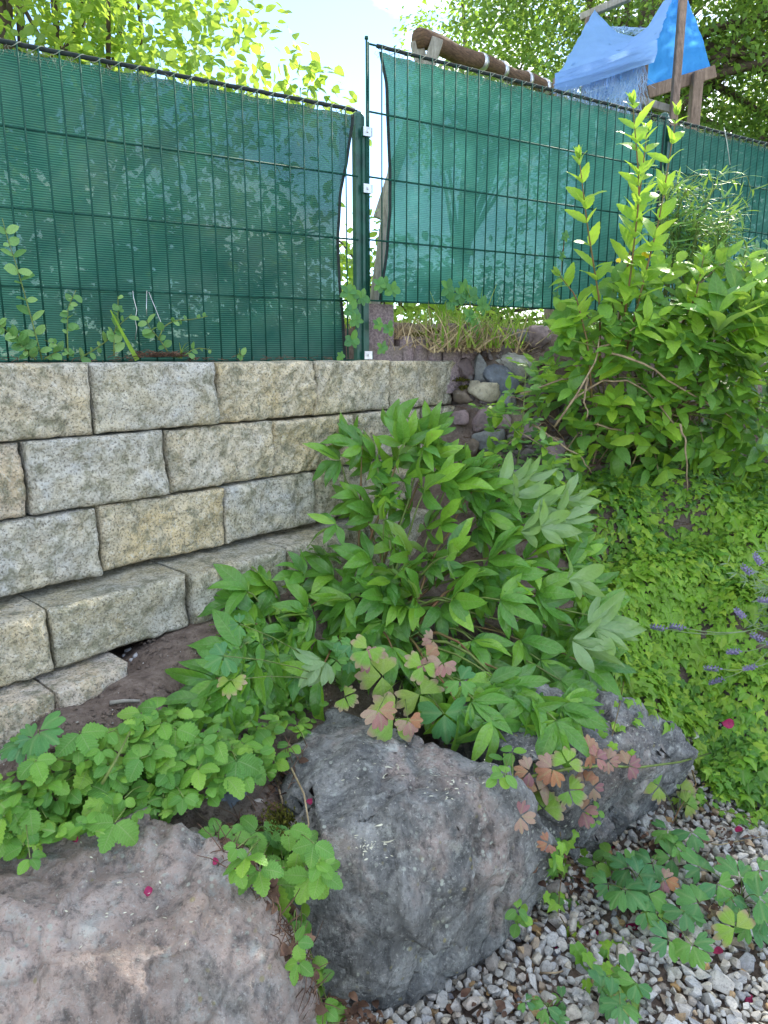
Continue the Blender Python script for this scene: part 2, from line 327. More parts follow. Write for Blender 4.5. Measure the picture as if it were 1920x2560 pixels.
G = dict(
 peony=leaf_mat('peony_leaf', [(.065, .20, .04), (.12, .32, .045), (.08, .25, .055), (.24, .48, .05), (.10, .28, .04)], under=(.32, .45, .25), trans=.38, lat=8, rough=.27, spec=.5),
 straw=leaf_mat('strawberry_leaf', [(.09, .26, .045), (.18, .41, .055), (.12, .33, .06), (.27, .50, .07), (.10, .29, .06)], under=(.26, .38, .22), trans=.38, lat=10, rough=.45, vein=1.0),
 ivy=leaf_mat('ivy_leaf', [(.07, .22, .03), (.16, .38, .035), (.25, .49, .04), (.20, .42, .05), (.38, .58, .06), (.12, .32, .035)], under=(.2, .32, .12), trans=.36, veins='fan', rough=.42, vein=.55),
 shrub=leaf_mat('shrub_leaf', [(.09, .24, .045), (.15, .36, .05), (.22, .44, .06), (.12, .28, .06)], under=(.26, .40, .20), trans=.42, lat=7, rough=.4),
 shoot=leaf_mat('young_leaf', [(.24, .47, .045), (.34, .56, .055), (.28, .50, .06)], under=(.26, .40, .14), trans=.48, lat=7, rough=.42),
 oval=leaf_mat('round_leaf', [(.10, .26, .08), (.18, .38, .12), (.28, .48, .16)], under=(.22, .34, .2), trans=.35, lat=6, rough=.35),
 colum=leaf_mat('columbine_leaf', [(.06, .22, .075), (.09, .28, .08), (.13, .33, .06), (.07, .24, .10)], under=(.25, .38, .25), trans=.36, veins='fan', rough=.5, vein=.5),
 columy=leaf_mat('yellowing_columbine_leaf', [(.24, .42, .06), (.17, .38, .06), (.30, .42, .08)], under=(.3, .4, .2), trans=.36, veins='fan', rough=.5, edge=(.42, .24, .22)),
 columr=leaf_mat('reddened_columbine_leaf', [(.36, .17, .16), (.38, .27, .20), (.42, .19, .09), (.28, .13, .15)], under=(.45, .32, .3), trans=.3, tcol=(.6, .3, .2), veins='fan', rough=.55),
 tree=leaf_mat('tree_leaf', [(.07, .20, .03), (.12, .28, .04), (.05, .14, .02), (.18, .33, .05)], trans=.45, veins=None, rough=.5),
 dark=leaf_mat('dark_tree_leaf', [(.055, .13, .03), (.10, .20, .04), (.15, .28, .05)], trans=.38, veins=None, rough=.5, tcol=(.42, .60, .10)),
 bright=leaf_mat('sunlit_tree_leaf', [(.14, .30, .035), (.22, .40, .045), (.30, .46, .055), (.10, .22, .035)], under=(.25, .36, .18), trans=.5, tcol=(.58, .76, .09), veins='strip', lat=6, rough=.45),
 willow=leaf_mat('narrow_leaf', [(.12, .28, .08), (.17, .35, .09), (.22, .42, .08)], under=(.26, .38, .2), trans=.4, veins='strip', lat=1, rough=.45),
 grass=leaf_mat('grass_blade', [(.12, .27, .03), (.22, .38, .05), (.30, .38, .08)], trans=.4, veins=None, rough=.5),
 lav=leaf_mat('lavender_leaf', [(.16, .24, .14), (.22, .31, .19)], trans=.2, veins=None, rough=.7),
)

# ------------------------------------------------------------------ leaf shapes (unit length, base at origin, tip along +Y)
def strip(W, n, prof, fold=.25, curl=.5, teeth=0, cols=2, wave=0, twist=0, seed=0):
    R = random.Random(seed); V = []; U = []; F = []
    y = z = 0; m = n
    for i in range(m+1):
        t = i/m; a = curl*t
        wd = W*prof(t)
        if teeth and 0 < i < m: wd *= 1+teeth*(.5 if i % 2 else -.5)
        for j in range(-cols, cols+1):
            v = j/cols
            wv = wave*math.sin(t*9+(1 if v > 0 else 2)+seed)*abs(v)**2*W
            ty = (teeth*.35/m*2 if (teeth and i % 2 and abs(j) == cols) else 0)
            V.append((v*wd, y+ty, z+abs(v)*wd*fold-(abs(v)**2)*wd*fold*.5+wv+v*wd*math.sin(twist*t)))
            U.append((t, v))
        y += math.cos(a)/m; z -= math.sin(a)/m
    k = 2*cols+1
    for i in range(m):
        for j in range(k-1): F.append((i*k+j, i*k+j+1, (i+1)*k+j+1, (i+1)*k+j))
    return tup(V, F, U)
lance = lambda p=.8, q=1.0: (lambda t: max(.02, (math.sin(math.pi*min(1, t**p)))**q))
ovate = lambda t: max(.02, math.sin(math.pi*t**.75)**.8)
oblong = lambda t: max(.03, (math.sin(math.pi*t**.95))**.6)
T_PEONY = [strip(w_*.88, 9, lance(.92, .9), fo, cu, 0, 2, wa*1.4, tw*1.3, sdd) for w_, fo, cu, wa, tw, sdd in ((.175, .5, .8, .16, .3, 1), (.20, .45, .5, .14, -.3, 2), (.155, .8, 1.0, .18, .5, 3), (.19, .6, .3, .15, -.5, 4), (.17, .5, 1.4, .12, .2, 5), (.22, .35, .7, .12, .4, 6), (.16, .9, .2, .1, -.2, 7))]
T_STRAW = [strip(w_, 14, lambda t: max(.03, math.sin(math.pi*t**.85)**.62) if t < .97 else .12, fo, cu, .22, 2, .06, 0, sdd) for w_, fo, cu, sdd in ((.36, .25, .5, 1), (.40, .35, .8, 2), (.34, .15, .3, 3))]
T_SHRUB = [strip(w_, 10, ovate, fo, cu, .13, 1, .0, tw, sdd) for w_, fo, cu, tw, sdd in ((.22, .4, .5, .1, 1), (.25, .3, .9, -.1, 2), (.19, .5, .2, .2, 3))]
T_OVAL = [strip(w_, 6, oblong, fo, cu, 0, 1) for w_, fo, cu in ((.36, .2, .3), (.40, .15, .6), (.30, .3, .2))]
T_NARROW = [strip(.055, 6, lance(.9, 1.), .4, cu, 0, 1, 0, .3) for cu in (.4, 1.1, -.4)]
T_BIGL = [strip(.16, 10, lance(.9, .9), .4, cu, 0, 2, .1, .1, 3) for cu in (.4, .8)]
T_BLADE = [strip(.022, 5, lambda t: 1-.9*t, .3, cu, 0, 1) for cu in (.5, 1.1, 1.8)]
T_BUSH = [strip(w_, 4, ovate, fo, cu, 0, 1) for w_, fo, cu in ((.34, .4, .5), (.28, .3, .9), (.30, .5, .2))]
T_DIA = [tup([(0, 0, 0), (.28, .45, .07), (0, 1, -.05), (-.28, .45, .07)], [(0, 1, 2, 3)], [(0, 0), (.5, 1), (1, 0), (.5, -1)])]
def fan(outline, cup=.15, seed=0, ctr=(0, .3), rev=True):
    R = random.Random(seed); V = [(ctr[0], ctr[1], .03)]; U = [(ctr[1], ctr[0])]; F = []; n = len(outline)
    for k in (.55, 1.0):
        for (x, y) in outline:
            px = ctr[0]+(x-ctr[0])*k; py = ctr[1]+(y-ctr[1])*k; V.append((px, py, -cup*(px*px+(py-.3)**2)*1.2+R.uniform(-.02, .02)*k+.05*k*abs(px))); U.append((py, px))
    for i in range(n-1): F.append((0, 1+i, 2+i)); F.append((1+i, 1+n+i, 2+n+i, 2+i))
    F.append((0, n, 1)); F.append((n, 2*n, n+1, 1))
    return tup(V, [f[::-1] for f in F] if rev else F, U)
ivy_o = [(0, 0), (.22, -.12), (.42, .02), (.36, .16), (.55, .42), (.24, .46), (.18, .6), (0, 1.0), (-.18, .6), (-.24, .46), (-.55, .42), (-.36, .16), (-.42, .02), (-.22, -.12)]
ivy_o2 = [(0, 0), (.25, -.10), (.38, .1), (.46, .30), (.22, .50), (0, 1.05), (-.22, .50), (-.46, .30), (-.38, .1), (-.25, -.10)]
T_IVY = [fan(ivy_o, c, k, rev=False) for k, c in enumerate((.2, .5, -.1))]+[fan(ivy_o2, .3, 7, rev=False)]
def colo(nl=3, depth=.25, wdt=.62):
    P = [(0, 0)]; K = nl*7
    for k in range(K+1):
        a = -1.15+2.3*k/K; r = 1-depth*abs(math.cos(math.pi*nl*(k/K)))**3*.9-.09*abs(math.cos(math.pi*nl*3*k/K))**2
        P.append((math.sin(a)*wdt*r, .15+math.cos(a)*.85*r))
    return P
T_COL = [fan(colo(3, .35, .62), .35, 1), fan(colo(2, .3, .55), .2, 2), fan(colo(3, .25, .7), .5, 3)]

class Leaves:
    """leaves of one plant: the ones that show largest become parts of their own, the rest one part of kind stuff"""
    def __init__(s): s.L = []
    def add(s, tl, pos, d, n, size, mat, k=None):
        s.L.append((tl[random.randrange(len(tl))] if k is None else tl[k], A(pos), A(d), A(n), size, mat, random.random()))
    def build(s, parent, cap=300, name='leaf'):
        s.L.sort(key=lambda l: -l[4]/max(.2, np.linalg.norm(l[1]-EYE)))
        for (t, p, d, n, sz, mat, r) in s.L[:cap]:
            key = (id(t), mat)
            if key not in MESHC:
                q = Soup(); q.add(t, np.eye(3), A([0, 0, 0])); MESHC[key] = q.mesh(name, G[mat], True)
            o = bpy.data.objects.new(name, MESHC[key]); COL.objects.link(o); o.parent = parent
            Mx = frame(d, n)*sz; P = p-A(parent.location)
            o.matrix_basis = Matrix([[*Mx[0], P[0]], [*Mx[1], P[1]], [*Mx[2], P[2]], [0, 0, 0, 1]])
        rest = {}
        for l in s.L[cap:]: rest.setdefault(l[5], []).append(l)
        for mat, ls in rest.items():
            q = Soup()
            for (t, p, d, n, sz, m_, r) in ls: q.add(t, frame(d, n)*sz, p, r)
            o = q.build('foliage', G[mat], parent, True); tag(o, kind='stuff')
MESHC = {}
def curve(p0, p1, bend=(0, 0, 0), n=6):
    p0, p1, b = A(p0), A(p1), A(bend); t = np.linspace(0, 1, n)[:, None]
    return p0*(1-t)+p1*t+b*4*t*(1-t)
def stem(pts, r0, r1, mat, parent, name='stem', n=5):
    return Soup().tube(pts, r0, r1, n).build(name, mat, parent, True)
def jit(v, s): return A(v)+A([random.gauss(0, s) for _ in range(3)])
def inpoly(x, y, P):
    x = np.asarray(x); y = np.asarray(y); c = np.zeros(x.shape, bool); n = len(P)
    for i in range(n):
        x1, y1 = P[i]; x2, y2 = P[i-1]
        c ^= ((y1 > y) != (y2 > y)) & (x < (x2-x1)*(y-y1)/((y2-y1) or 1e-9)+x1)
    return c

# ------------------------------------------------------------------ terrain
CT = [(60,1860,.595),(150,1775,.615),(330,1715,.618),(280,1780,.60),(560,1560,.665),(850,1400,.665),(700,1480,.665),(470,1600,.66),(300,1850,.555),(0,1960,.52),(500,1850,.53),(500,1950,.48),(400,2050,.44),(600,2020,.42),(800,1800,.44),(1000,1600,.5),(1200,1500,.54),(1280,1300,.66),(1900,1300,.72),(1700,1400,.58),(1500,1450,.52),(1400,1550,.47),(1500,1650,.38),(1620,1720,.30),(1700,1830,.15),(1760,1950,.02),(1900,1930,.08),(1900,1700,.30),(1900,1500,.52),(1900,2060,0),(1700,2060,0),(1500,2150,0),(1400,2250,0),(1000,2450,0),(1500,2500,0),(1900,2500,0),(1500,2300,0),(1700,2250,0)]
CY = [(1200,1000,2.85),(1230,1200,2.5),(1300,1100,2.72),(1400,1150,2.72),(1500,1250,2.68),(1700,1150,2.8),(1900,1150,2.95),(1350,1000,2.88),(1500,1000,2.92),(1700,1000,3.0),(1900,1000,3.08)]
CP = [atz(*c) for c in CT]+[atY(*c) for c in CY]+[A(p) for p in ((.42,3.0,1.30),(.7,3.0,1.31),(1.1,3.1,1.34),(1.5,3.25,1.36),(2.0,3.5,1.4),(2.6,3.8,1.4),(0,.2,0),(1.5,.6,0),(-.3,.5,0),(-1.2,.5,0),(-.6,.75,.05),(-.9,.9,.1),(3,1,0),(3,2,.3),(3,3,1.),(2.4,2.4,.55),(.3,1.5,0),(.12,1.3,0),(0,1.45,.1),(.45,1.75,.05),(-1.2,1.25,.45),(-1.5,1.2,.45),(-.6,1.15,.3),(.8,1.9,.1),(-.35,.95,-.02),(-.2,1.02,-.02),(-.5,.9,0),(-.75,.95,.05),(-.28,1.1,.02),(-.2,1.2,.05))]
CP = A(CP)
LAWN = 1.47
def gz(x, y):
    x = np.asarray(x, float); y = np.asarray(y, float); sh = x.shape; X = x.ravel(); Y = y.ravel()
    d2 = (X[:, None]-CP[None, :, 0])**2+(Y[:, None]-CP[None, :, 1])**2+2e-4
    wt = d2**-1.9; zf = (wt*CP[None, :, 2]).sum(1)/wt.sum(1)
    o = (X-WP[0])*WN[0]+(Y-WP[1])*WN[1]; s_ = (X-WP[0])*WT[0]+(Y-WP[1])*WT[1]
    of = (X-FP[0])*FN[0]+(Y-FP[1])*FN[1]; sf_ = (X-FP[0])*FT[0]+(Y-FP[1])*FT[1]
    k = np.clip((-.05-o)/.08, 0, 1)
    back = np.where((of < .02) & (sf_ > -.03), LAWN, 1.325)
    z1 = zf*(1-k)+back*k
    k2 = np.clip((-of+.22)/.30, 0, 1); k2 = k2*k2*(3-2*k2)
    z2 = zf*(1-k2)+1.46*k2
    e = np.clip((s_-.44)/.16, 0, 1)
    return (z1*(1-e)+z2*e).reshape(sh)
def on_ground(px, py):
    """where the line of sight through a pixel of the photograph meets the ground"""
    d = ray(px, py); d = d/d[1]; ys = np.linspace(.4, 4.0, 700); P = EYE+d*ys[:, None]; h = gz(P[:, 0], P[:, 1]); k = np.argmax(P[:, 2] < h)
    return A([P[k, 0], P[k, 1], h[k]])
def grid_terrain():
    xs = np.arange(-3.2, 4.2, .03); ys = np.arange(.0, 4.6, .03); X, Y = np.meshgrid(xs, ys); Z = gz(X, Y)
    nz = np.zeros(Z.size); 
    for i, (a, b) in enumerate(zip(X.ravel(), Y.ravel())): nz[i] = noise.fractal(Vector((a*9, b*9, 0)), 1, 2, 3)*.010
    Z = Z+nz.reshape(Z.shape)
    V = np.c_[X.ravel(), Y.ravel(), Z.ravel()]; n = len(xs); q = Soup()
    i = (np.arange(len(ys)-1)[:, None]*n+np.arange(n-1)[None]).ravel()
    q.raw(V, np.c_[i, i+1, i+n+1, i+n].ravel(), np.full(len(i), 4))
    return tag(q.build('ground', M_SOIL, None, True), 'bare reddish brown garden soil sloping up behind the boulders', None, None, 'structure')
grid_terrain()
# far ground on both levels, a few mm below / past the detailed sheet
def sheet(name, x0, x1, y0, y1, z, mat, label):
    q = Soup(); q.raw([(x0, y0, z), (x1, y0, z), (x1, y1, z), (x0, y1, z)], [0, 1, 2, 3], [4]); return tag(q.build(name, mat), label, None, None, 'structure')
M_LAWN = plain('lawn', (.16, .27, .04), (.07, .13, .02), 14, .9, .1, 0, .6, .02)
sheet('lawn', -60, 60, 4.55, 160, 1.33, M_LAWN, 'sunny green lawn on the upper level beyond the fence')
sheet('gravel_ground', -60, 60, -40, .02, -.004, plain('gravel_ground', (.3, .29, .27), (.14, .13, .12), 60, .9), 'grey gravel ground behind the viewpoint')

# ------------------------------------------------------------------ retaining wall of split blocks
wall = empty('stone_wall', wpt(-.5, .1, .45), 'retaining wall of rough split beige and grey blocks under the green fence', 'wall')
def block(s0, s1, z0, z1, off, tint, seed, depth=.22, amp=.014):
    """split-faced block: pillowed, rough front, chipped edges"""
    R = random.Random(seed); g = .0028
    s0 += g*R.uniform(.6, 1.6); s1 -= g*R.uniform(.6, 1.6); z1 -= .0030+R.random()*.003
    off += R.uniform(-.005, .005); tilt = R.uniform(-.006, .006); skew = R.uniform(-.004, .004)
    nx = max(4, int((s1-s0)/.008)); nz = max(3, int((z1-z0)/.008)); V = []; F = []
    for j in range(nz+1):
        for i in range(nx+1):
            u, v = i/nx, j/nz; ed = min(u*(s1-s0), (1-u)*(s1-s0), v*(z1-z0), (1-v)*(z1-z0))
            p = Vector(((s0+u*(s1-s0))*9, (z0+v*(z1-z0))*9, seed*3.7))
            sx_ = (s0+u*(s1-s0)); zx_ = z0+v*(z1-z0); n1 = noise.noise(Vector(((sx_+zx_)*12, (sx_-zx_*1.1)*52, seed)))*amp*(.75 if seed in (5, 10, 11, 14, 6, 12) else .25)+noise.fractal(p, .75, 2.1, 6)*amp*1.0+(noise.noise(p*.35))*amp*.9+abs(noise.noise(p*2.6))*amp*.7
            rnd_ = -.010*max(0, 1-ed/(.009+.008*abs(noise.noise(p*1.1))))**1.6; tt = noise.noise(p*.8+Vector((0, 0, 7)))*5; rnd_ += (math.floor(tt)+min(1, (tt-math.floor(tt))*3))*.0022
            es = noise.noise(p*1.7+Vector((5, 0, 0)))*.0045; ez = noise.noise(p*1.7+Vector((0, 9, 0)))*.0045
            kx = 1 if i in (0, nx) else 0; kz = 1 if j in (0, nz) else 0
            s_ = s0+u*(s1-s0)+es*(kx*.8)*(1 if i == 0 else -1 if i == nx else 0)+(abs(es) if i == 0 else -abs(es) if i == nx else 0)*.6
            z_ = z0+v*(z1-z0)-(abs(ez)*1.2 if j == nz else 0)+(abs(ez)*.5 if j == 0 else 0)+skew*(u-.5)
            V.append(wpt(s_, off+n1+rnd_+tilt*(u-.5), z_))
    k = nx+1
    for j in range(nz):
        for i in range(nx): F += [j*k+i, j*k+i+1, (j+1)*k+i+1, (j+1)*k+i]
    T = [4]*(nx*nz); n0 = len(V)
    ring = [j*k for j in range(nz+1)][::-1]+list(range(1, nx+1))+[j*k+nx for j in range(1, nz+1)]+[nz*k+i for i in range(nx-1, 0, -1)]
    for m_ in (.35, 1.):
        for r_ in ring: 
            q_ = V[r_]; zz = q_[2]+(noise.noise(Vector((q_[0]*20, q_[1]*20, m_*3)))*.004); o_ = (q_-WP)@WN; V.append(A([q_[0], q_[1], zz])-WN*((o_-off)+depth*m_))
    lr = len(ring)
    for a in range(lr):
        b = (a+1) % lr; F += [ring[b], ring[a], n0+a, n0+b, n0+b, n0+a, n0+lr+a, n0+lr+b]; T += [4, 4]
    F += [n0+lr+a for a in range(lr)]; T.append(lr)
    q = Soup(); q.raw(V, F, T); o = q.build('block', M_BLOCK, wall, False)
    for p_ in o.data.polygons[:nx*nz]: p_.use_smooth = True
    o.color = (*tint, 1); return o
GR = (.96, .98, 1.0); YE = (1.10, 1.0, .80); BE = (1.05, 1.0, .90); DK = (.80, .80, .74); PK = (1.02, .93, .88)
H = .1745
ZT = 1.338
courses = [ (1, 0, [-1.45, -1.056, -.693, -.33, .043, .425], [BE, GR, YE, BE, BE], [3, 4, 5, 6, 7]),
            (2, .004, [-1.60, -1.229, -.87, -.511, -.148, .224, .592], [PK, GR, BE, YE, BE, BE], [8, 9, 10, 11, 12, 13]),
            (3, .010, [-1.45, -1.074, -.70, -.341, .026, .405, .587], [GR, YE, GR, BE, BE, YE], [14, 15, 16, 17, 18, 19]),
            (4, .13, [-1.63, -1.262, -.908, -.57, -.22, .12, .48], [BE, DK, DK, BE, DK, BE], [20, 21, 22, 23, 24, 25]),
            (5, .215, [-1.68, -1.305, -1.118], [PK, PK], [26, 27])]
for row, off, js, tints, seeds in courses:
    z1 = ZT-(row-1)*H if row < 4 else (.803 if row == 4 else .652)
    for a in range(len(js)-1): block(js[a], js[a+1], (.655 if row == 4 and js[a] < -1 else z1-H), z1, off, tints[a], seeds[a])

# ------------------------------------------------------------------ rocks
def hull_rock(name, pts, mat, parent=None, edge=.012, smooth=3, amp=.02, freq=5, seed=0, color=None, sharp=.5, maxit=9):
    bm = bmesh.new()
    for p in pts: bm.verts.new(Vector(p))
    r = bmesh.ops.convex_hull(bm, input=bm.verts)
    gi = [g for g in set(r['geom_interior'])|set(r['geom_unused']) if isinstance(g, bmesh.types.BMVert) and g.is_valid and not g.link_faces]
    bmesh.ops.delete(bm, geom=gi, context='VERTS')
    bmesh.ops.holes_fill(bm, edges=[e for e in bm.edges if e.is_boundary], sides=0)
    for e in [e for e in bm.edges if not e.link_faces]: bm.edges.remove(e)
    bmesh.ops.recalc_face_normals(bm, faces=bm.faces[:]); bmesh.ops.triangulate(bm, faces=bm.faces[:])
    for k in range(maxit):
        es = [e for e in bm.edges if e.calc_length() > edge*1.5]
        if not es: break
        bmesh.ops.subdivide_edges(bm, edges=es, cuts=1)
        bmesh.ops.triangulate(bm, faces=[f for f in bm.faces if len(f.verts) > 3])
        if k in (1, 2, 3) : 
            for _ in range(1 if sharp > .3 else 2): bmesh.ops.smooth_vert(bm, verts=bm.verts[:], factor=.5*(1-sharp), use_axis_x=True, use_axis_y=True, use_axis_z=True)
    for _ in range(smooth): bmesh.ops.smooth_vert(bm, verts=bm.verts[:], factor=.5, use_axis_x=True, use_axis_y=True, use_axis_z=True)
    bm.normal_update(); sv = Vector((seed*7.3, seed*2.1, seed*4.7)); new = []
    for v in bm.verts:
        p = v.co*freq+sv
        q_ = Vector((p.x*1.15, p.y*1.15, p.z*.8)); w_ = noise.noise_vector(p*1.3)*.5; vd = noise.voronoi(q_*.75+w_*.5)[0]; cr = max(0, 1-(vd[1]-vd[0])/.10)
        tt = noise.noise(p*.75+w_*.6)*4.5; fl = math.floor(tt); st_ = fl+min(1, (tt-fl)*4)
        vq = q_*1.25+w_*.35; fd, fp = noise.voronoi(vq); rv = noise.noise_vector(fp[0]*5.7); fk = (vq-fp[0]).dot(rv)*1.7+noise.noise(fp[0]*3.3)*.5
        d = fk*amp*.95+st_*amp*.16+noise.fractal(p*.8, .85, 2.1, 3)*amp*.28+noise.fractal(p*3.1, .6, 2.2, 5)*amp*.22-cr*amp*.34-abs(noise.noise(p*2.3+sv))*amp*.35
        new.append(v.co+v.normal*d)
    for v, c in zip(bm.verts, new): v.co = c
    bm.normal_update()
    me = bpy.data.meshes.new(name); bm.to_mesh(me); bm.free()
    me.polygons.foreach_set('use_smooth', [True]*len(me.polygons)); me.materials.append(mat)
    o = bpy.data.objects.new(name, me); COL.objects.link(o)
    if color: o.color = (*color, 1)
    if parent: o.parent = parent; o.matrix_parent_inverse = Matrix.Translation(-parent.location)
    return o
M_B1 = boulder_mat('pink_grey_boulder', (.47, .45, .42), (.23, .215, .20), (.53, .38, .315), .8, .75, .0, 2)
M_B2 = boulder_mat('dark_grey_boulder', (.31, .312, .30), (.125, .13, .128), (.38, .29, .26), .12, .9, .5, 5)
M_B3 = boulder_mat('slate_grey_boulder', (.28, .285, .285), (.11, .115, .12), (.30, .27, .25), .05, .8, .4, 9)
Z = atz
b1 = [Z(-200,2120,.43), Z(0,2085,.48), Z(240,2030,.50), Z(420,2035,.49), Z(610,2120,.46), Z(660,2230,.40), Z(-300,2330,.42), Z(0,2380,.42), Z(300,2420,.41), Z(560,2330,.41), Z(-300,2560,.36), Z(200,2640,.34), Z(480,2560,.33), Z(700,2400,.28),
      Z(800,2530,.20), Z(840,2640,.05), Z(730,2400,.30), Z(690,2280,.34), Z(900,2760,0.0), Z(640,2150,.2), Z(100,2900,.1), Z(600,2800,.05), Z(-400,2800,.1), A([-1.1, 1.15, 0]), A([-.35, 1.2, 0]), A([-.3, .9, -.05]), A([-.25, .8, -.05]), A([-.5, .6, -.05]), A([-1.1, .7, -.05])]
o = hull_rock('boulder', b1, M_B1, None, .0078, 0, .042, 4.4, 3, None, .9); tag(o, 'flat pinkish grey boulder, broad and low, beneath the strawberry leaves', 'boulder', 'boulders edging the bed')
b2 = [Z(835,1772,.47), Z(1050,1822,.48), Z(1235,1925,.455), Z(722,1895,.44), Z(765,2120,.43), Z(960,2020,.475), Z(1150,2000,.47), Z(1310,2000,.40),
      Z(1385,2120,.26), Z(1365,2240,.05), Z(1130,2470,-.03), Z(900,2600,-.04), Z(800,2590,-.02), Z(690,2350,.22), Z(703,2060,.38), Z(1010,2250,.325), A([-.12, 1.75, .05]), A([.32, 1.72, .0])]
o = hull_rock('boulder', b2, M_B2, None, .0072, 0, .036, 4.0, 8, None, 1); tag(o, 'tall dark grey boulder with lichen specks rising out of the gravel below the peony', 'boulder', 'boulders edging the bed')
b3 = [Z(1150,1720,.50), Z(1240,1700,.52), Z(1420,1700,.50), Z(1560,1750,.44), Z(1680,1800,.36), Z(1745,1880,.24), Z(1200,1850,.46), Z(1330,1900,.44), Z(1500,1890,.40), Z(1620,1920,.30), Z(1720,1940,.14), Z(1690,1990,.04), Z(1600,2060,-.02), Z(1450,2150,-.03), Z(1340,2200,-.03), Z(1300,2080,.16), Z(1420,2010,.27), Z(1540,1980,.22),
      A([.1, 2.0, .2]), A([.5, 2.15, .1]), A([1.0, 2.3, 0]), A([.2, 1.75, .0])]
o = hull_rock('boulder', b3, M_B3, None, .0085, 0, .034, 4.6, 12, None, 1); tag(o, 'long blue-grey boulder with ivy creeping over its back edge', 'boulder', 'boulders edging the bed')
# small rocks: (centre px, py, width px, height px, distance Y, colour, label)
def small_rock(px, py, wpx, hpx, Y, colr, label, seed, name='rock', amp=.5, up=0, lean=0, group='loose rubble at the end of the wall', cat='rock', mat=None):
    R = random.Random(seed); Y = on_ground(px, py+hpx*.25)[1]-.012 if group and 'rubble' in group else Y; c = atY(px, py, Y); k = np.linalg.norm(c-EYE)/FPX; a, b = wpx*k/2, hpx*k/2; d = (a+b)/2*.85; pts = []
    for _ in range(15):
        v = nrm([R.gauss(0, 1), R.gauss(0, 1), R.gauss(0, 1)]); v = v/max(abs(v))**.5
        x, y, z = v[0]*a, v[1]*d, v[2]*b; cl, sl_ = math.cos(lean), math.sin(lean); pts.append(c+A([x*cl-z*sl_, y, x*sl_+z*cl]))
    o = hull_rock(name, pts, mat or M_RUBBLE, None, max(.007, min(a, b)*.22), 0, min(a, b)*.16*amp*2, 1.6/max(a, b)*.5+3, seed, colr, .8, 5)
    return tag(o, label, cat, group)
PU = (.24, .18, .185); GY = (.20, .21, .215); BL = (.12, .14, .17); TN = (.34, .31, .23); LT = (.42, .42, .38); BR = (.19, .15, .115)
RK = [(1160,935,62,78,2.85,PU,'purple rock with moss at the top right corner of the block wall',.05),
 (1204,922,34,82,2.95,GY,'narrow grey rock standing upright behind the tan rock',0),
 (1252,950,92,56,2.95,BL,'dark blue slate rock leaning beside the tan rock',-.5),
 (1217,977,88,46,2.82,TN,'tan angular rock lying on the rubble beside the wall',-.1),
 (1165,988,60,40,2.80,BR,'brown rock wedged against the cut end of the top block course',.1),
 (1287,910,100,92,3.05,LT,'big pale limestone rock with a moss cap, highest of the rubble',.1),
 (1268,1004,56,46,2.85,GY,'small grey rock below the dark blue slate rock',0),
 (1228,1058,92,72,2.72,PU,'broad purple rock under the rose leaves',.1),
 (1222,1100,82,48,2.66,GY,'blue-grey flat rock below the broad purple rock',.2),
 (1150,1045,40,40,2.82,PU,'purple chip in the corner between two block courses',.1),
 (1365,1128,96,72,2.8,PU,'purple-grey rock in the shade under the shrub',0),
 (1235,1162,60,58,2.58,BR,'mossy brown rock beside the lowest blocks',.1),
 (1270,1150,44,52,2.6,PU,'small reddish purple rock next to the mossy brown rock',.3),
 (1292,1202,58,58,2.55,GY,'grey rock above the upper right peony leaves',-.2),
 (1325,1235,44,44,2.5,PU,'purple rock low down beside the pale peony leaves',0),
 (1460,1092,44,50,2.9,GY,'rounded grey rock beneath the bare shrub stems',.1),
 (1300,838,40,30,3.2,GY,'small grey rock on the soil under the fence',0),
 (1343,842,60,54,3.2,PU,'dull purple rock on the soil next to the small grey rock under the fence',.2),
 (1320,1075,56,44,2.8,PU,'purple rock hidden behind the rose stem',0),
 (1180,1120,50,44,2.72,BR,'brown rock tight against the end of the third block course',0),
 (1290,1045,50,36,2.85,BR,'brown rock between the rose stem and the blue-grey rubble',.2),
 (1400,1190,60,40,2.7,GY,'grey rock half buried under weeds below the shrub',0)]
for i, (a, b, c, d, e, f, g, h) in enumerate(RK): small_rock(a, b, c*1.12, d*1.12, e, f, g, 40+i, lean=h)
for j, (a, b, c, d, Y, col, lab) in enumerate([(545,2035,150,130,1.33,BL,'dark grey rock wedged between the two front boulders'),(665,1990,130,110,1.42,(.2,.17,.165),'brownish grey rock behind the small white stone'),(735,2065,75,90,1.36,BL,'dark mossy stone touching the left side of the tall boulder')]):
    small_rock(a, b, c, d, Y, col, lab, 70+j, group=None)
small_rock(643,2020,46,44,1.33,(.52,.46,.42),'small pale pinkish stone perched in the gap between boulders',80,'stone',.3,group=None,cat='stone')
for j, (a, b, c, lb) in enumerate([(322,1628,22,'largest grey chipping in the gap at the foot of the block wall'),(340,1640,18,'rightmost grey chipping at the foot of the block wall'),(312,1642,15,'leftmost small chipping at the foot of the block wall'),(328,1652,14,'lowest tiny chipping of the four at the foot of the block wall')]):
    P = on_ground(a, b); small_rock(a, b, c, c*.9, P[1], (.44,.44,.46), lb, 90+j, 'stone', .3, group='stone chips at the foot of the wall', cat='stone')
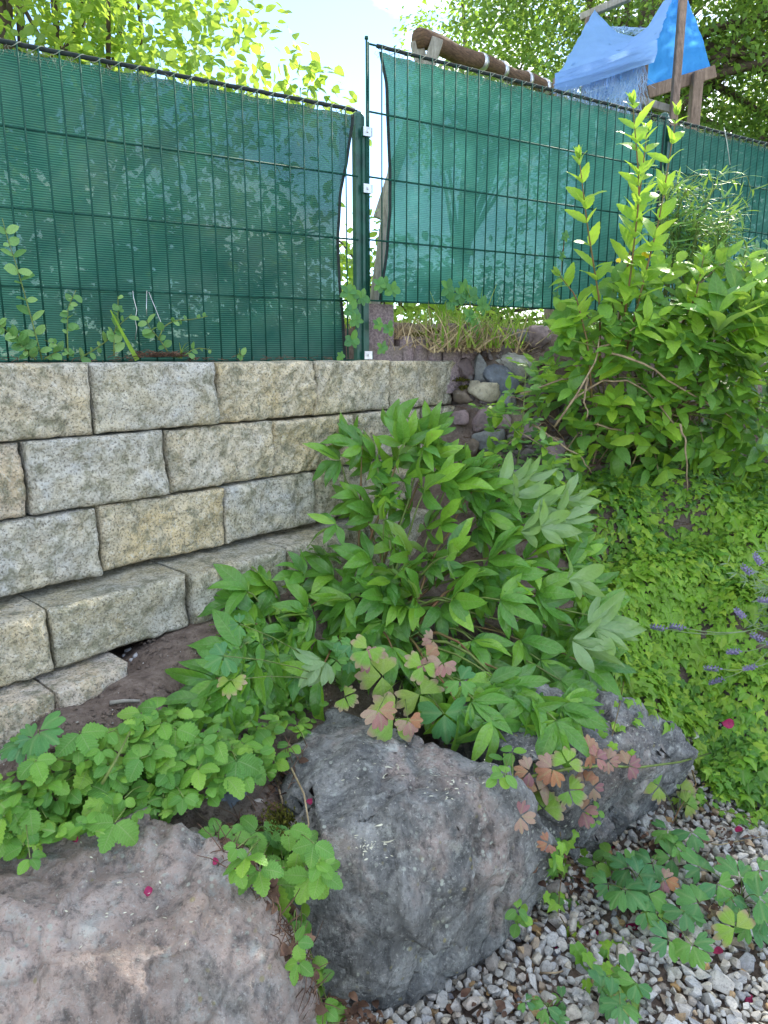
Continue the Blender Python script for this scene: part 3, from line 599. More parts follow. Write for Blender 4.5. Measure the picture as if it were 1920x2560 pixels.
# moss cushions
def moss(pts, r, label, name='moss'):
    pts = [(A(p_), n_) for p_, n_ in pts]
    q = Soup(); R = random.Random(int(abs(pts[0][0][0])*1e4))
    for (p, n_) in pts:
        for _ in range(170):
            o_ = A([R.gauss(0, r), R.gauss(0, r), R.gauss(0, r*.25)]); q.add(T_DIA[0], frame(nrm(A(n_)+A([R.gauss(0, .6), R.gauss(0, .6), R.gauss(0, .4)])), [R.random(), 1, .3])*R.uniform(.006, .012), A(p)+o_, R.random())
    return tag(q.build(name, M_MOSS), label, None, None, 'stuff')
moss([(atY(1300, 880, 3.0)+A([.01, 0, .025]), (0, 0, 1)), (atY(1318, 882, 2.98), (0, -.3, 1))], .022, 'moss cap on the big pale limestone rock')
moss([(atY(1152, 950, 2.80), (-.3, -.8, .3)), (atY(1160, 968, 2.79), (-.3, -.8, .3))], .014, 'moss on the purple rock at the wall corner')
moss([(atz(692, 2040, .47), (0, -.3, 1)), (atz(706, 2062, .45), (0, -.3, 1))], .014, 'yellow moss cushion in the gap between boulders')
moss([(atY(1040, 840, 2.72), (0, 0, 1)), (atY(1085, 830, 2.74), (0, 0, 1))], .014, 'moss on the second concrete palisade')

# ------------------------------------------------------------------ gravel
def stone_templates(n=16, bev=True):
    T = []
    for k in range(n):
        R = random.Random(100+k); bm = bmesh.new(); sx, sy, sz = R.uniform(.8, 1.25), R.uniform(.65, .95), R.uniform(.45, .75)
        for _ in range(14):
            v = Vector((R.gauss(0, 1), R.gauss(0, 1), R.gauss(0, 1))).normalized(); v /= max(abs(v.x), abs(v.y), abs(v.z))**.35; bm.verts.new((v.x*sx*.5, v.y*sy*.5, v.z*sz*.5))
        r = bmesh.ops.convex_hull(bm, input=bm.verts)
        bmesh.ops.delete(bm, geom=[g for g in set(r['geom_interior'])|set(r['geom_unused']) if isinstance(g, bmesh.types.BMVert)], context='VERTS')
        if bev: bmesh.ops.bevel(bm, geom=bm.edges[:], offset=.045, segments=1, affect='EDGES', clamp_overlap=True)
        bmesh.ops.triangulate(bm, faces=[f for f in bm.faces if len(f.verts) > 4])
        bm.verts.index_update(); T.append(tup([tuple(v.co) for v in bm.verts], [[v.index for v in f.verts] for f in bm.faces], [(0, 0)]*len(bm.verts))); bm.free()
    return T
T_STONE = stone_templates(); T_CHIP = stone_templates(16, False)
def rotm(R):
    a = R.uniform(0, 6.283); b = R.gauss(0, .45); c = R.gauss(0, .45)
    return np.array(Matrix.Rotation(a, 3, 'Z') @ Matrix.Rotation(b, 3, 'X') @ Matrix.Rotation(c, 3, 'Y'))
q = Soup(); R = random.Random(5); cell = {}
pts = []
for tries in range(60000):
    x, y = R.uniform(-.25, 1.75), R.uniform(.95, 2.45)
    if y > 2.35 and x < 1: continue
    sz = min(.056, max(.016, R.lognormvariate(math.log(.027), .38))); lay = 0 if tries < 24000 else 1
    key = (int(x/.05), int(y/.05)); ok = True
    for i in (-1, 0, 1):
        for j in (-1, 0, 1):
            for (a, b, s2, l2) in cell.get((key[0]+i, key[1]+j), ()):
                if l2 == lay and (a-x)**2+(b-y)**2 < ((s2+sz)*.365)**2: ok = False; break
    if ok: cell.setdefault(key, []).append((x, y, sz, lay)); pts.append((x, y, sz, lay))
xs_ = A([p[0] for p in pts]); ys_ = A([p[1] for p in pts]); hz = gz(xs_, ys_)
for (x, y, sz, lay), h in zip(pts, hz):
    if h > .14: continue
    q.add(T_STONE[R.randrange(16)], rotm(R)*sz, A([x, y, h+(.004 if lay == 0 else .014)+R.uniform(-.003, .004)+.015*max(0, noise.noise(Vector((x*6, y*6, 0))))]), R.random())
xg = [(R.uniform(-.2, 1.7), R.uniform(.95, 2.4)) for _ in range(4800)]; hg_ = gz(A([p[0] for p in xg]), A([p[1] for p in xg]))
for (x, y), h in zip(xg, hg_):
    if h < .13: q.add(T_CHIP[R.randrange(16)], rotm(R)*R.uniform(.009, .018), A([x, y, h+.003]), R.random())
tag(q.build('gravel', M_GRAVEL), 'loose grey, white and rust coloured gravel in front of the boulders', None, None, 'stuff')
# crumbs of soil, chips
q = Soup()
for _ in range(9000):
    px, py = R.uniform(-60, 1300), R.uniform(1350, 2150)
    if not inpoly(px, py, [(-80,1760),(300,1610),(560,1500),(800,1360),(1250,1200),(1300,1700),(820,1850),(640,2150),(400,2110),(-80,2140)]): continue
    P = on_ground(px, py); s_ = min(.016, R.lognormvariate(math.log(.0048), .6)); q.add(T_CHIP[R.randrange(16)], rotm(R)*s_, P+A([0, 0, s_*.1]), R.random())
tag(q.build('soil_crumbs', M_SOIL), 'crumbs of brown soil on the bed below the wall', None, None, 'stuff')
q = Soup()
for _ in range(240):
    px, py = R.uniform(0, 1100), R.uniform(1400, 2050); P = on_ground(px, py)
    q.add(T_CHIP[R.randrange(16)], rotm(R)*R.uniform(.003, .008), P+A([0, 0, .002]), R.choice([.12, .66, .25, .93]))
tag(q.build('grit', M_GRAVEL), 'pale grit scattered over the soil', None, None, 'stuff')

# ------------------------------------------------------------------ fence
def fpost(s, ztop, label, clamps):
    b = fpt(s, 0, 1.33); e = empty('fence_post', b, label, 'post', 'posts of the green fence')
    q = Soup(); q.box(fpt(s, -.028, (1.30+ztop)/2), [FT, FN, A([0, 0, 1])], (.017, .018, (ztop-1.30)/2)); o = q.build('post_tube', M_POST, e)
    bv = o.modifiers.new('bevel', 'BEVEL'); bv.width = .006; bv.segments = 3
    q = Soup(); q.box(fpt(s+.012, -.004, (1.30+ztop-.05)/2), [FT, FN, A([0, 0, 1])], (.0105, .004, (ztop-1.30-.05)/2)); o = q.build('clamp_rail', M_POST, e)
    q = Soup(); dome = []
    for k in range(7):
        a = k/6*math.pi/2; dome.append((math.cos(a), math.sin(a)))
    V = [fpt(s+.0185*c*math.cos(t), -.028+.0195*c*math.sin(t), ztop-.001+.016*h) for c, h in dome for t in np.arange(14)*2*math.pi/14]
    V0 = [fpt(s+.0187*math.cos(t), -.028+.0197*math.sin(t), ztop-.03) for t in np.arange(14)*2*math.pi/14]
    F = []; 
    for i in range(7):
        for j in range(14): k = (j+1) % 14; F += [i*14+j, i*14+k, (i+1)*14+k, (i+1)*14+j]
    q.raw(V0+V, F, [4]*98); q.build('cap', M_POST, e, True)
    for zc in clamps:
        q = Soup(); q.box(fpt(s+.013, .012, zc), [FT, FN, A([0, 0, 1])], (.0155, .0015, .014)); c = q.build('clamp', M_ZINC, e)
        q = Soup(); q.box(fpt(s-.001, .004, zc), [FT, FN, A([0, 0, 1])], (.0015, .008, .014)).box(fpt(s+.030, .005, zc), [FT, FN, A([0, 0, 1])], (.0015, .008, .013)); q.build('clamp_side', M_WIRE, c)
        q = Soup(); q.tube([fpt(s+.013, .0125, zc), fpt(s+.013, .0195, zc)], .0048, .0040, 6); q.build('bolt', M_ZINC, c)
    return e
fpost(-.084, 2.13, 'green steel fence post where the screen steps up, two bright clamps near its top', (2.105-.03, 1.90, 1.352))
fpost(1.42, 2.36, 'green fence post standing behind the tall young shrub shoots', (2.27,))
WIRES = {}
def mesh_panel(s0, s1, ztop, zbot_rows, label, overhang=.03):
    e = empty('mesh_fence', fpt((s0+s1)/2, 0, ztop-.8), label, 'fence', 'welded mesh fence panels')
    for k in range(zbot_rows):
        z = ztop-.2*k-overhang*0; key = ('h', round(s1-s0, 3))
        for o_ in (.0045,):
            if key not in WIRES: WIRES[key] = Soup().tube([A([0, 0, 0]), FT*(s1-s0)], .0032, .0032, 6).mesh('horizontal_wire', M_WIRE, True)
            o = bpy.data.objects.new('horizontal_wire', WIRES[key]); COL.objects.link(o); o.parent = e; o.location = Vector(fpt(s0, o_, z))-e.location
            if k == 0: o.scale = (1, 1, 1)
    key = ('v', zbot_rows)
    if key not in WIRES: WIRES[key] = Soup().tube([A([0, 0, 0]), A([0, 0, -(zbot_rows-1)*.2-.006])], .0026, .0026, 6).mesh('vertical_wire', M_WIRE, True)
    s = s0+.004
    while s < s1+.001:
        o = bpy.data.objects.new('vertical_wire', WIRES[key]); COL.objects.link(o); o.parent = e; o.location = Vector(fpt(s, .0095, ztop+.003))-e.location
        s += .05
    return e
ZL = EZ+.785; ZR = EZ+.9888
mesh_panel(-1.605, -.104, ZL, 5, 'lower left panel of green welded mesh fence standing on top of the block wall')
mesh_panel(-.068, 1.40, ZR, 5, 'middle panel of green welded mesh fence, raised above the soil bank')
mesh_panel(1.445, 2.95, ZR, 5, 'far right panel of green welded mesh fence behind the narrow-leaved bush')

def screen(s0f, s1f, ztop, zbot, label, seed, s_lo, s_hi, glow_and_dust=.1):
    """cloth between two edge curves s0f(t), s1f(t); t=0 top, 1 bottom"""
    e = empty('privacy_screen', fpt((s_lo+s_hi)/2, -.012, zbot), label, 'screen', 'green privacy screens laced to the fence')
    nx, nz = max(20, int((s_hi-s_lo)/.025)), 36; V = []; U = []
    def P(i, j, ex=0):
        t = j/nz; a = s0f(t); b = s1f(t); s = a+(b-a)*i/nx; p = Vector((s*2.2, t*1.6, seed))
        sag = .006*abs(math.sin(math.pi*s/.1))*max(0, 1-t*9)
        z = ztop-.008-sag+(zbot-ztop+.008)*t + (.004*noise.noise(Vector((s*20, 0, seed))) if t == 1 else 0)
        o_ = -.009-.012*abs(math.sin(t*math.pi))*(.5+noise.noise(p)*1.1)-.003*math.sin(s*31+seed)-abs(noise.noise(p*3))*.008
        return fpt(s, min(o_, -.004)-ex, z)
    for j in range(nz+1):
        for i in range(nx+1): V.append(P(i, j)); U.append((i/nx, j/nz))
    F = []; k = nx+1
    for j in range(nz):
        for i in range(nx): F += [j*k+i, (j+1)*k+i, (j+1)*k+i+1, j*k+i+1]
    q = Soup(); q.raw(V, F, [4]*(nx*nz), U); q.build('cloth', M_SCREEN, e, True).color = (glow_and_dust, 0, 0, 1)
    for i, nme in ((0, 'hem'), (nx, 'hem')):
        Vv = []; 
        for j in range(nz+1):
            p = P(i, j); dd = (FT*.011 if i == 0 else -FT*.011); Vv += [p+FN*.003, p+dd+FN*.003]
        q = Soup(); q.raw(Vv, [x for j in range(nz) for x in (2*j, 2*j+2, 2*j+3, 2*j+1)], [4]*nz); q.build(nme, M_HEM, e, True)
    # lacing round the top wire, plus the frayed strip
    n = int((s_hi-s_lo)*320); pts = []
    for k_ in range(n):
        s = s_lo+(s_hi-s_lo)*k_/n; a = s*2*math.pi/.05; pts.append(fpt(s, .0045+.0075*math.cos(a), ztop-.001+.0065*math.sin(a)-.012*max(0, math.sin(a*.5))**8))
    Soup().tube(pts, .0013, .0013, 4, cap=False).build('lacing_cord', M_TWINE, e, True)
    Soup().tube([fpt(s_lo+(s_hi-s_lo)*k_/60, .004+.001*math.sin(k_), ztop+.0006*math.sin(k_*2.3)) for k_ in range(61)], .0062, .0062, 6).build('rolled_hem', M_HEM, e, True)
    # frayed strip below the wire
    q = Soup(); R = random.Random(seed)
    for _ in range(int((s_hi-s_lo)*260)):
        s = R.uniform(s_lo, s_hi); l = R.uniform(.006, .026); a = fpt(s, R.uniform(-.012, .012), ztop-R.uniform(.002, .02)); q.tube([a, a+A([R.gauss(0, .006), R.gauss(0, .006), -l*.5]), a+A([R.gauss(0, .01), R.gauss(0, .008), -l])], .0006, .0003, 3, cap=False)
    q.build('frayed_edge', M_TWINE, e).__setitem__('kind', 'stuff')
    return e
def edge(pts):  # pts: (px,py) of the photographed cloth edge -> interpolated s(t)
    ss = []; 
    for (x, y) in pts: p = fence_at(x, y); ss.append((p[2], (p-FP)@FT))
    return sorted(ss)[::-1]
def edgef(pts, zt, zb):
    e = edge(pts); zs = [a for a, b in e][::-1]; sv = [b for a, b in e][::-1]
    return lambda t: float(np.interp(zt+(zb-zt)*t, zs, sv))
eL = edgef([(888,290),(873,400),(857,480),(851,600),(853,700),(862,800),(868,895)], ZL, ZL-.8)
eR = edgef([(950,124),(966,200),(972,300),(978,420),(976,520),(968,620),(955,700),(948,758)], ZR, ZR-.8)
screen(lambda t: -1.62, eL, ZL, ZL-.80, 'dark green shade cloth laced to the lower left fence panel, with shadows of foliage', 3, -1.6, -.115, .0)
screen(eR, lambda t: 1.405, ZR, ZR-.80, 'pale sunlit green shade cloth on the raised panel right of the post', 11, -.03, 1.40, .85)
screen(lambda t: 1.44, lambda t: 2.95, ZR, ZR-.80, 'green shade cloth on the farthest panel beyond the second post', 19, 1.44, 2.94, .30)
# bar at the post that carries the raised panel
q = Soup().tube([fpt(-.068, .004, ZR-.8), fpt(-.068, .004, ZR+.012)], .0042, .0042, 6); e = empty('corner_rod', fpt(-.068, .004, ZR-.8), 'thin upright rod rising above the post to the corner of the raised panel', 'rod'); q.build('rod', M_WIRE, e, True)
Soup().tube([fpt(-.068, .004, ZR+.012), fpt(-.068, .004, ZR+.02)], .0068, .006, 8).build('cap', M_WIRE, e)
# loose white cord and wires
def cord(name, pts, r, mat, label, cat): o = Soup().tube(pts, r, r, 5).build(name, mat, None, True); return tag(o, label, cat)
cord('loose_cord', [fence_at(1810, 318, .01), fence_at(1818, 360, .014), fence_at(1825, 412, .01)], .0018, plain('white_cord', (.6, .66, .6)), 'short white cord end hanging on the farthest screen', 'cord')
cord('garden_wire', [fence_at(*p, .012) for p in ((332,727),(334,745),(342,775),(338,800),(342,820),(338,850))], .0011, M_ZINC, 'wavy wire hanging from the lower left fence above the grass blade', 'wire')
cord('garden_wire', [fence_at(*p, .012) for p in ((367,727),(366,770),(367,790))], .0011, M_ZINC, 'short straight wire hanging from the lower left fence, middle of three', 'wire')
cord('garden_wire', [fence_at(*p, .012) for p in ((372,730),(390,775),(402,805),(410,828))], .0011, M_ZINC, 'slanting wire hanging from the lower left fence over the vine leaves', 'wire')
# concrete palisades
def palisade(x0, x1, y0, y1, off, flutes, label, grp='concrete palisades under the raised fence'):
    a = fence_at(x0, y1, off); b = fence_at(x1, y1, off); t = fence_at(x0, y0, off); z0, z1 = a[2]-.12, t[2]; L_ = np.linalg.norm(b-a); n = flutes*6; fr = []
    for k in range(n+1): u = k/n; fr.append((a*(1-u)+b*u)*A([1, 1, 0])+FN*(.016*abs(math.sin(math.pi*u*flutes))**.6 if flutes > 1 else .006*math.sin(math.pi*u)))
    bk = [fr[-1]-FN*.09, fr[0]-FN*.09]; ring = fr+bk; m = len(ring); V = []
    lv = [z0, z0+(z1-z0)*.35, z0+(z1-z0)*.7, z1-.008, z1]
    for i, z in enumerate(lv):
        c = sum(ring)/m
        for p in ring: pp = p if i < 4 else c+(p-c)*.94; V.append(A([pp[0], pp[1], z+.004*noise.noise(Vector(p*15)) if i > 2 else z])+FN*.003*noise.noise(Vector((p[0]*30, p[1]*30, z*20))))
    F = []; T = []
    for i in range(4):
        for j in range(m): k = (j+1) % m; F += [i*m+j, i*m+k, (i+1)*m+k, (i+1)*m+j]; T.append(4)
    F += [4*m+j for j in range(m)]; T.append(m); q = Soup(); q.raw(V, F, T); return tag(q.build('concrete_palisade', M_PALIS), label, 'palisade', grp)
palisade(921, 984, 759, 863, -.06, 1, 'tall square purplish concrete palisade right beside the green post')
palisade(921, 1004, 865, 905, -.045, 1, 'low concrete block under the tall palisade by the post')
palisade(1000, 1104, 840, 905, -.06, 3, 'fluted concrete palisade with mossy top, behind the last wall blocks')
palisade(1108, 1200, 808, 905, -.065, 2, 'taller grey-purple palisade half hidden by dry grass')
palisade(1204, 1290, 820, 905, -.075, 2, 'palisade at the far end behind the straw and small rocks')

# ------------------------------------------------------------------ beyond the fence: trees, play tower, log
def tree(name, base, label, lobes, nclump, per, lsz, mat, tmpl, bark=M_BARK, rt=.12, limbs=None, keep=None, seed=1, grp='trees and bushes beyond the fence', cat='tree', clump_r=.3, trunk_top=None):
    """lobes: (centre, radii); leaves in clumps on the lobes' volume"""
    R = random.Random(seed); e = empty(name, base, label, cat, grp); q = Soup(); cl = []
    wts = [l[1][0]*l[1][1]*l[1][2] for l in lobes]
    while len(cl) < nclump:
        c, r = R.choices(lobes, wts)[0]; v = nrm([R.gauss(0, 1), R.gauss(0, 1), R.gauss(0, 1)])*R.uniform(.35, 1.03); p = A(c)+v*A(r)
        if keep is not None and not keep(p): continue
        cl.append((p, v))
    for (p, v) in cl:
        ax = nrm(A([v[0], v[1], R.uniform(-.5, .3)])+A([R.gauss(0, .5), R.gauss(0, .5), R.gauss(0, .3)])); tone = R.random()
        for _ in range(per):
            t = R.random(); o_ = ax*clump_r*(t-.3)*1.6+A([R.gauss(0, clump_r*.34), R.gauss(0, clump_r*.34), R.gauss(0, clump_r*.30)]); P = p+o_
            if keep is not None and not keep(P): continue
            d = nrm(ax*.8+A([R.gauss(0, .7), R.gauss(0, .7), R.gauss(-.25, .5)])); n_ = nrm(A([R.gauss(0, .6), R.gauss(0, .6), 1.]))
            q.add(tmpl[R.randrange(len(tmpl))], frame(d, n_)*lsz*R.uniform(.65, 1.2), P, (tone+R.uniform(-.18, .18)) % 1)
    if q.n: q.build('crown', G[mat], e, True)
    tt = A(trunk_top if trunk_top is not None else A(lobes[0][0])); b = A(base)
    Soup().tube([b, b*.66+tt*.34+A([.05, .0, 0]), b*.33+tt*.67-A([.06, .03, 0]), tt], [rt*1.25, rt, rt*.8, rt*.5], None, 10).build('trunk', bark, e, True)
    for k in range(limbs or 0):
        p, v = cl[R.randrange(len(cl))]; t = R.uniform(.25, .95); a = b*(1-t)+tt*t
        stem(curve(a, p, (R.gauss(0, .1), R.gauss(0, .1), R.uniform(.0, .25)), 7), rt*.35, .006, bark, e, 'limb', 6)
    return e
def pxkeep(poly, inside=True):
    def f(p):
        x, y = proj(p); return bool(inpoly(A([x]), A([y]), poly)[0]) == inside
    return f
# sky gap between the two masses of foliage
gapL = [(700,-400),(735,60),(760,120),(880,190),(905,300),(1010,300),(1300,-400)]
tree('apple_tree', (-1.5, 4.2, 1.45), 'bright yellow-green broad-leaved tree directly behind the lower left fence', [((-1.9,3.9,3.0),(1.3,.75,.9)),((-1.0,3.7,2.55),(.75,.5,.5)),((-2.9,4.0,2.9),(1.0,.8,1.0)),((-.55,3.75,2.65),(.35,.35,.28)),((-1.9,4.2,4.0),(1.4,.9,.7))], 1250, 15, .060, 'bright', T_BUSH, limbs=26, keep=pxkeep(gapL, False), seed=3, clump_r=.17, rt=.07)
tree('bramble_bush', (-2.0, 3.4, 1.4), 'tangle of leafy stems low behind the left screen, showing through the cloth', [((-1.6,3.3,1.75),(1.5,.35,.5)),((-.75,3.5,1.75),(.45,.3,.35))], 420, 16, .06, 'bright', T_BUSH, limbs=14, keep=pxkeep([(860,-400),(860,900),(1010,900),(1010,-400)], False), seed=4, clump_r=.16, rt=.03, cat='bush')
tree('garden_shrub', (-.05, 5.2, 1.45), 'small sunlit shrub seen through the gap beside the fence post', [((-.1,5.2,1.9),(.55,.35,.55)),((.35,5.4,1.7),(.5,.3,.35))], 60, 16, .075, 'bright', T_BUSH, limbs=8, seed=5, clump_r=.15, rt=.025, cat='bush')
tree('broadleaf_tree', (2.2, 9.0, 1.45), 'big dark leafy tree beyond the right fence, behind the blue tarps', [((3.2,9.3,5.6),(2.7,1.5,2.4)),((1.9,8.8,4.2),(1.3,.9,1.5)),((5.6,9.6,5.2),(2.2,1.6,2.8)),((4.4,9.5,3.3),(2.6,1.2,1.3)),((1.0,8.8,5.6),(.9,.7,.9))], 1550, 34, .09, 'dark', T_DIA, limbs=34, keep=pxkeep(gapL, False), seed=6, clump_r=.36, rt=.2)
tree('broadleaf_tree', (7.5, 11.5, 1.45), 'second dark tree at the far right edge beyond the farthest screen', [((7.3,11.5,5.0),(2.4,1.6,3.0))], 420, 32, .10, 'dark', T_DIA, limbs=16, seed=7, clump_r=.42, rt=.2)
tree('broadleaf_tree', (.9, 10.8, 1.45), 'lighter sparse tree behind the peeling log, sky showing through its twigs', [((1.5,10.8,5.2),(1.4,.9,1.6)),((.75,10.6,4.6),(.7,.5,1.0))], 170, 26, .085, 'tree', T_DIA, limbs=24, keep=pxkeep([(700,-400),(735,60),(760,120),(880,190),(905,300),(1010,200),(940,-10),(1300,-900)], False), seed=8, clump_r=.34, rt=.1)
tree('hedge', (2.0, 7.2, 1.45), 'low sunlit bushes across the lawn, seen under and through the raised screen', [((.8,7.0,1.75),(1.2,.4,.45)),((3.2,7.4,1.85),(1.6,.4,.55)),((-.9,7.2,1.75),(.9,.4,.4)),((5.6,7.8,1.9),(1.4,.4,.6))], 330, 24, .085, 'tree', T_DIA, limbs=10, seed=14, clump_r=.26, rt=.05, cat='hedge')
# a hedge closing the garden in the distance
tree('hedge', (0, 15, 1.45), 'long dark hedge closing the garden far beyond the fence', [((-6,15,2.2),(6,.8,1.1)),((4,15.5,2.2),(6,.8,1.1)),((12,15,2.4),(5,.8,1.3)),((-13,15,2.5),(5,.9,1.4))], 520, 24, .13, 'dark', T_DIA, limbs=0, seed=9, clump_r=.5, rt=.1, cat='hedge')

def beam(p0, p1, wd, th, mat, parent, name='beam', up=(0, 0, 1)):
    p0, p1 = A(p0), A(p1); t = nrm(p1-p0); s_ = nrm(np.cross(t, up)); u_ = np.cross(s_, t); q = Soup(); q.box((p0+p1)/2, [t, s_, u_], (np.linalg.norm(p1-p0)/2, wd/2, th/2)); o = q.build(name, mat, parent)
    b = o.modifiers.new('bevel', 'BEVEL'); b.width = .006; b.segments = 2; return o
YT = 5.6
tw = empty('play_tower', atY(1650, 300, YT)*A([1, 1, 0])+A([0, 0, 1.45]), 'wooden play tower frame that carries two blue tarps, beyond the fence', 'play tower')
def tp(px, py, dy=0): return atY(px, py, YT+dy)
def down(p): return A([p[0], p[1], 1.46])
beam(tp(1385,213,-.5), tp(1636,127,-.9), .05, .07, M_WOOD, tw, 'beam')
beam(tp(1616,232,.1), tp(1784,180,.35), .05, .085, M_WOOD, tw, 'beam')
beam(tp(1453,44,.5), tp(1575,-8,.2), .045, .05, M_WOODG, tw, 'beam')
beam(tp(1594,250,-.2), tp(1680,276,-.2), .04, .05, M_WOODG, tw, 'rail')
for (x, y, dy, wd) in ((1606,140,-.05,.075),(1744,182,.2,.075),(1400,212,-.4,.06),(1472,45,.45,.05)):
    t = tp(x, y, dy); beam(down(t), t, wd, wd, M_WOOD, tw, 'post', (0, 1, 0))
t = tp(1712, -60, -.1); b_ = tp(1683, 300, -.3); beam(b_+(b_-t)*.9, t, .05, .05, M_WOOD, tw, 'post', (0, 1, 0))
t = tp(1548,248,-.1); beam(down(t), t, .07, .07, M_WOOD, tw, 'post', (0, 1, 0))
def tarp(nm, rows, mat, label, nx=60, nz=40, wav=.03, seed=1, fr=0, parent=None, ymap=None):
    """rows: list of (left point, right point) from top to bottom"""
    V = []; m = len(rows)
    for j in range(nz+1):
        t = j/nz*(m-1); k = min(int(t), m-2); f_ = t-k
        row = [a_*(1-f_)+b_*f_ for a_, b_ in zip(rows[k], rows[k+1])]; mr = len(row)-1
        for i in range(nx+1):
            u = i/nx; ki = min(int(u*mr), mr-1); p = row[ki]*(1-(u*mr-ki))+row[ki+1]*(u*mr-ki); w_ = noise.noise(Vector((u*3+seed, t*2, seed)))*wav+abs(noise.noise(Vector((u*14+t*9+seed, t*3-u*4, seed))))*wav*.45+noise.noise(Vector((u*9+seed, t*4, seed)))*wav*.3; V.append(p+A([0, w_*1.5, w_*.6]))
    k = nx+1; F = [x for j in range(nz) for i in range(nx) for x in (j*k+i, (j+1)*k+i, (j+1)*k+i+1, j*k+i+1)]
    q = Soup(); q.raw(V, F, [4]*(nx*nz)); e = empty(nm, V[len(V)-1], label, 'tarp', 'blue tarps on the play tower'); q.build('cloth', mat, e, True)
    if fr:
        q = Soup(); R = random.Random(seed)
        for (pa, pb, ln, num, dn) in fr:
            for _ in range(num):
                u = R.random(); a = A(pa)*(1-u)+A(pb)*u; l = ln*R.uniform(.3, 1); q.tube([a, a+A([R.gauss(0, .02), R.gauss(0, .02), -l*.5*dn]), a+A([R.gauss(0, .05), R.gauss(0, .04), -l*dn])], .0016, .001, 3, cap=False)
        o = q.build('frayed_threads', plain('tarp_thread', (.45, .6, .8), (.3, .5, .8), 20, .8), e); o['kind'] = 'stuff'
    return e
tops = [tp(1487,22,.4), tp(1510,48,.3), tp(1545,82,.15), tp(1585,92,.05), tp(1625,62,.05), tp(1660,5,.05), tp(1684,-14,.0)]
bots = [tp(1382,214,-.56), tp(1425,200,-.62), tp(1470,184,-.70), tp(1520,166,-.76), tp(1565,150,-.82), tp(1605,137,-.88), tp(1636,126,-.94)]
rows_ = []
tarp('torn_tarp', [([tops[k]*(1-t)+bots[k]*t for k in range(7)]) for t in np.linspace(0, 1, 6)], M_TARPL, 'pale faded blue tarp sagging between apex and pole, wrapped round the front beam', seed=3, wav=.04, fr=[(tp(1400,205,-.6), tp(1530,190,-.7), .24, 190, 1), (tp(1530,175,-.7), tp(1610,145,-.8), .40, 130, 1), (tp(1525,66,.3), tp(1620,70,.1), .10, 140, .6)])
fl_ = [tp(1382,216,-.58), tp(1425,204,-.64), tp(1470,190,-.72), tp(1520,174,-.78), tp(1565,158,-.84), tp(1605,145,-.9), tp(1634,136,-.95)]
tarp('torn_tarp', [[p+A([0, -.045, .06]) for p in fl_], [p+A([0, -.06, -.01]) for p in fl_], [p+A([0, -.02, -.05]) for p in fl_]], M_TARPL, 'narrow strip of faded tarp rolled round the slanting front beam', seed=4, wav=.008)
hg = [tp(1455,205,-.45), tp(1500,196,-.45), tp(1530,188,-.45), tp(1560,170,-.45)]
tarp('torn_tarp', [hg, [hg[0]+A([.03, 0, -.06]), hg[1]+A([0, 0, -.14]), hg[2]+A([0, 0, -.13]), hg[3]+A([-.02, 0, -.03])]], M_TARPL, 'frayed pale tarp flap hanging below the front beam, left of the blue rag', seed=6, wav=.02, fr=[(hg[0]+A([0, 0, -.08]), hg[3]+A([0, 0, -.1]), .14, 120, 1)])
tarp('torn_tarp', [(tp(1672,-10,.1), tp(1716,-10,.1)), (tp(1650,40,.1), tp(1738,45,.15)), (tp(1625,120,.1), tp(1762,115,.3)), (tp(1614,228,.08), tp(1778,176,.33))], M_TARPB, 'bright blue tarp, right half of the tent, taut between pole and back beam', seed=7, wav=.02)
tarp('torn_tarp', [(tp(1548,150,-.1), tp(1600,140,-.1)), (tp(1534,200,-.1), tp(1592,190,-.1)), (tp(1536,248,-.1), tp(1588,238,-.1))], M_TARPB, 'darker blue tarp rag hanging beneath the torn sheet behind its frayed threads', seed=9, fr=[(tp(1545,170,-.2), tp(1605,150,-.2), .3, 90, 1)])
lg = empty('swing_log', atY(1060, 120, 6.2)*A([1, 1, 0])+A([0, 0, 1.45]), 'peeling brown log beam with metal straps on short posts behind the fence', 'log')
pa, pb = atY(1046, 95, 5.6), atY(1372, 222, 7.0)
q = Soup(); n_ = 24; q.tube([pa*(1-k/n_)+pb*k/n_+A([0, 0, .012*math.sin(k*.7)]) for k in range(n_+1)], [.058+.006*noise.noise(Vector((k*.9, 0, 0)))+(.006 if k < 9 else 0) for k in range(n_+1)], None, 14); o = q.build('log', M_LOG, lg, True)
for k in (.42, .58, .79, .95):
    c = pa*(1-k)+pb*k; t = nrm(pb-pa); Soup().tube([c-t*.022, c+t*.022], .068, .068, 16).build('metal_strap', M_ZINC, lg, True)
for (x0, y0, x1, y1, Y) in ((1040,104,1052,150,5.65),(1094,98,1072,165,5.62)):
    a = atY(x0, y0, Y); b = atY(x1, y1, Y); beam(b+(b-a)*6, a, .085, .06, M_WOODG, lg, 'post', (0, 1, 0))
e = Soup().tube(curve(atY(985, 400, 4.3), atY(940, 600, 4.2)+A([-.06, 0, -.7]), (0, 0, 0), 5), .028, .035, 8).build('leaning_stake', M_WOODG, None, True); tag(e, 'brown leaning wooden stake seen in the gap right of the fence post', 'stake')
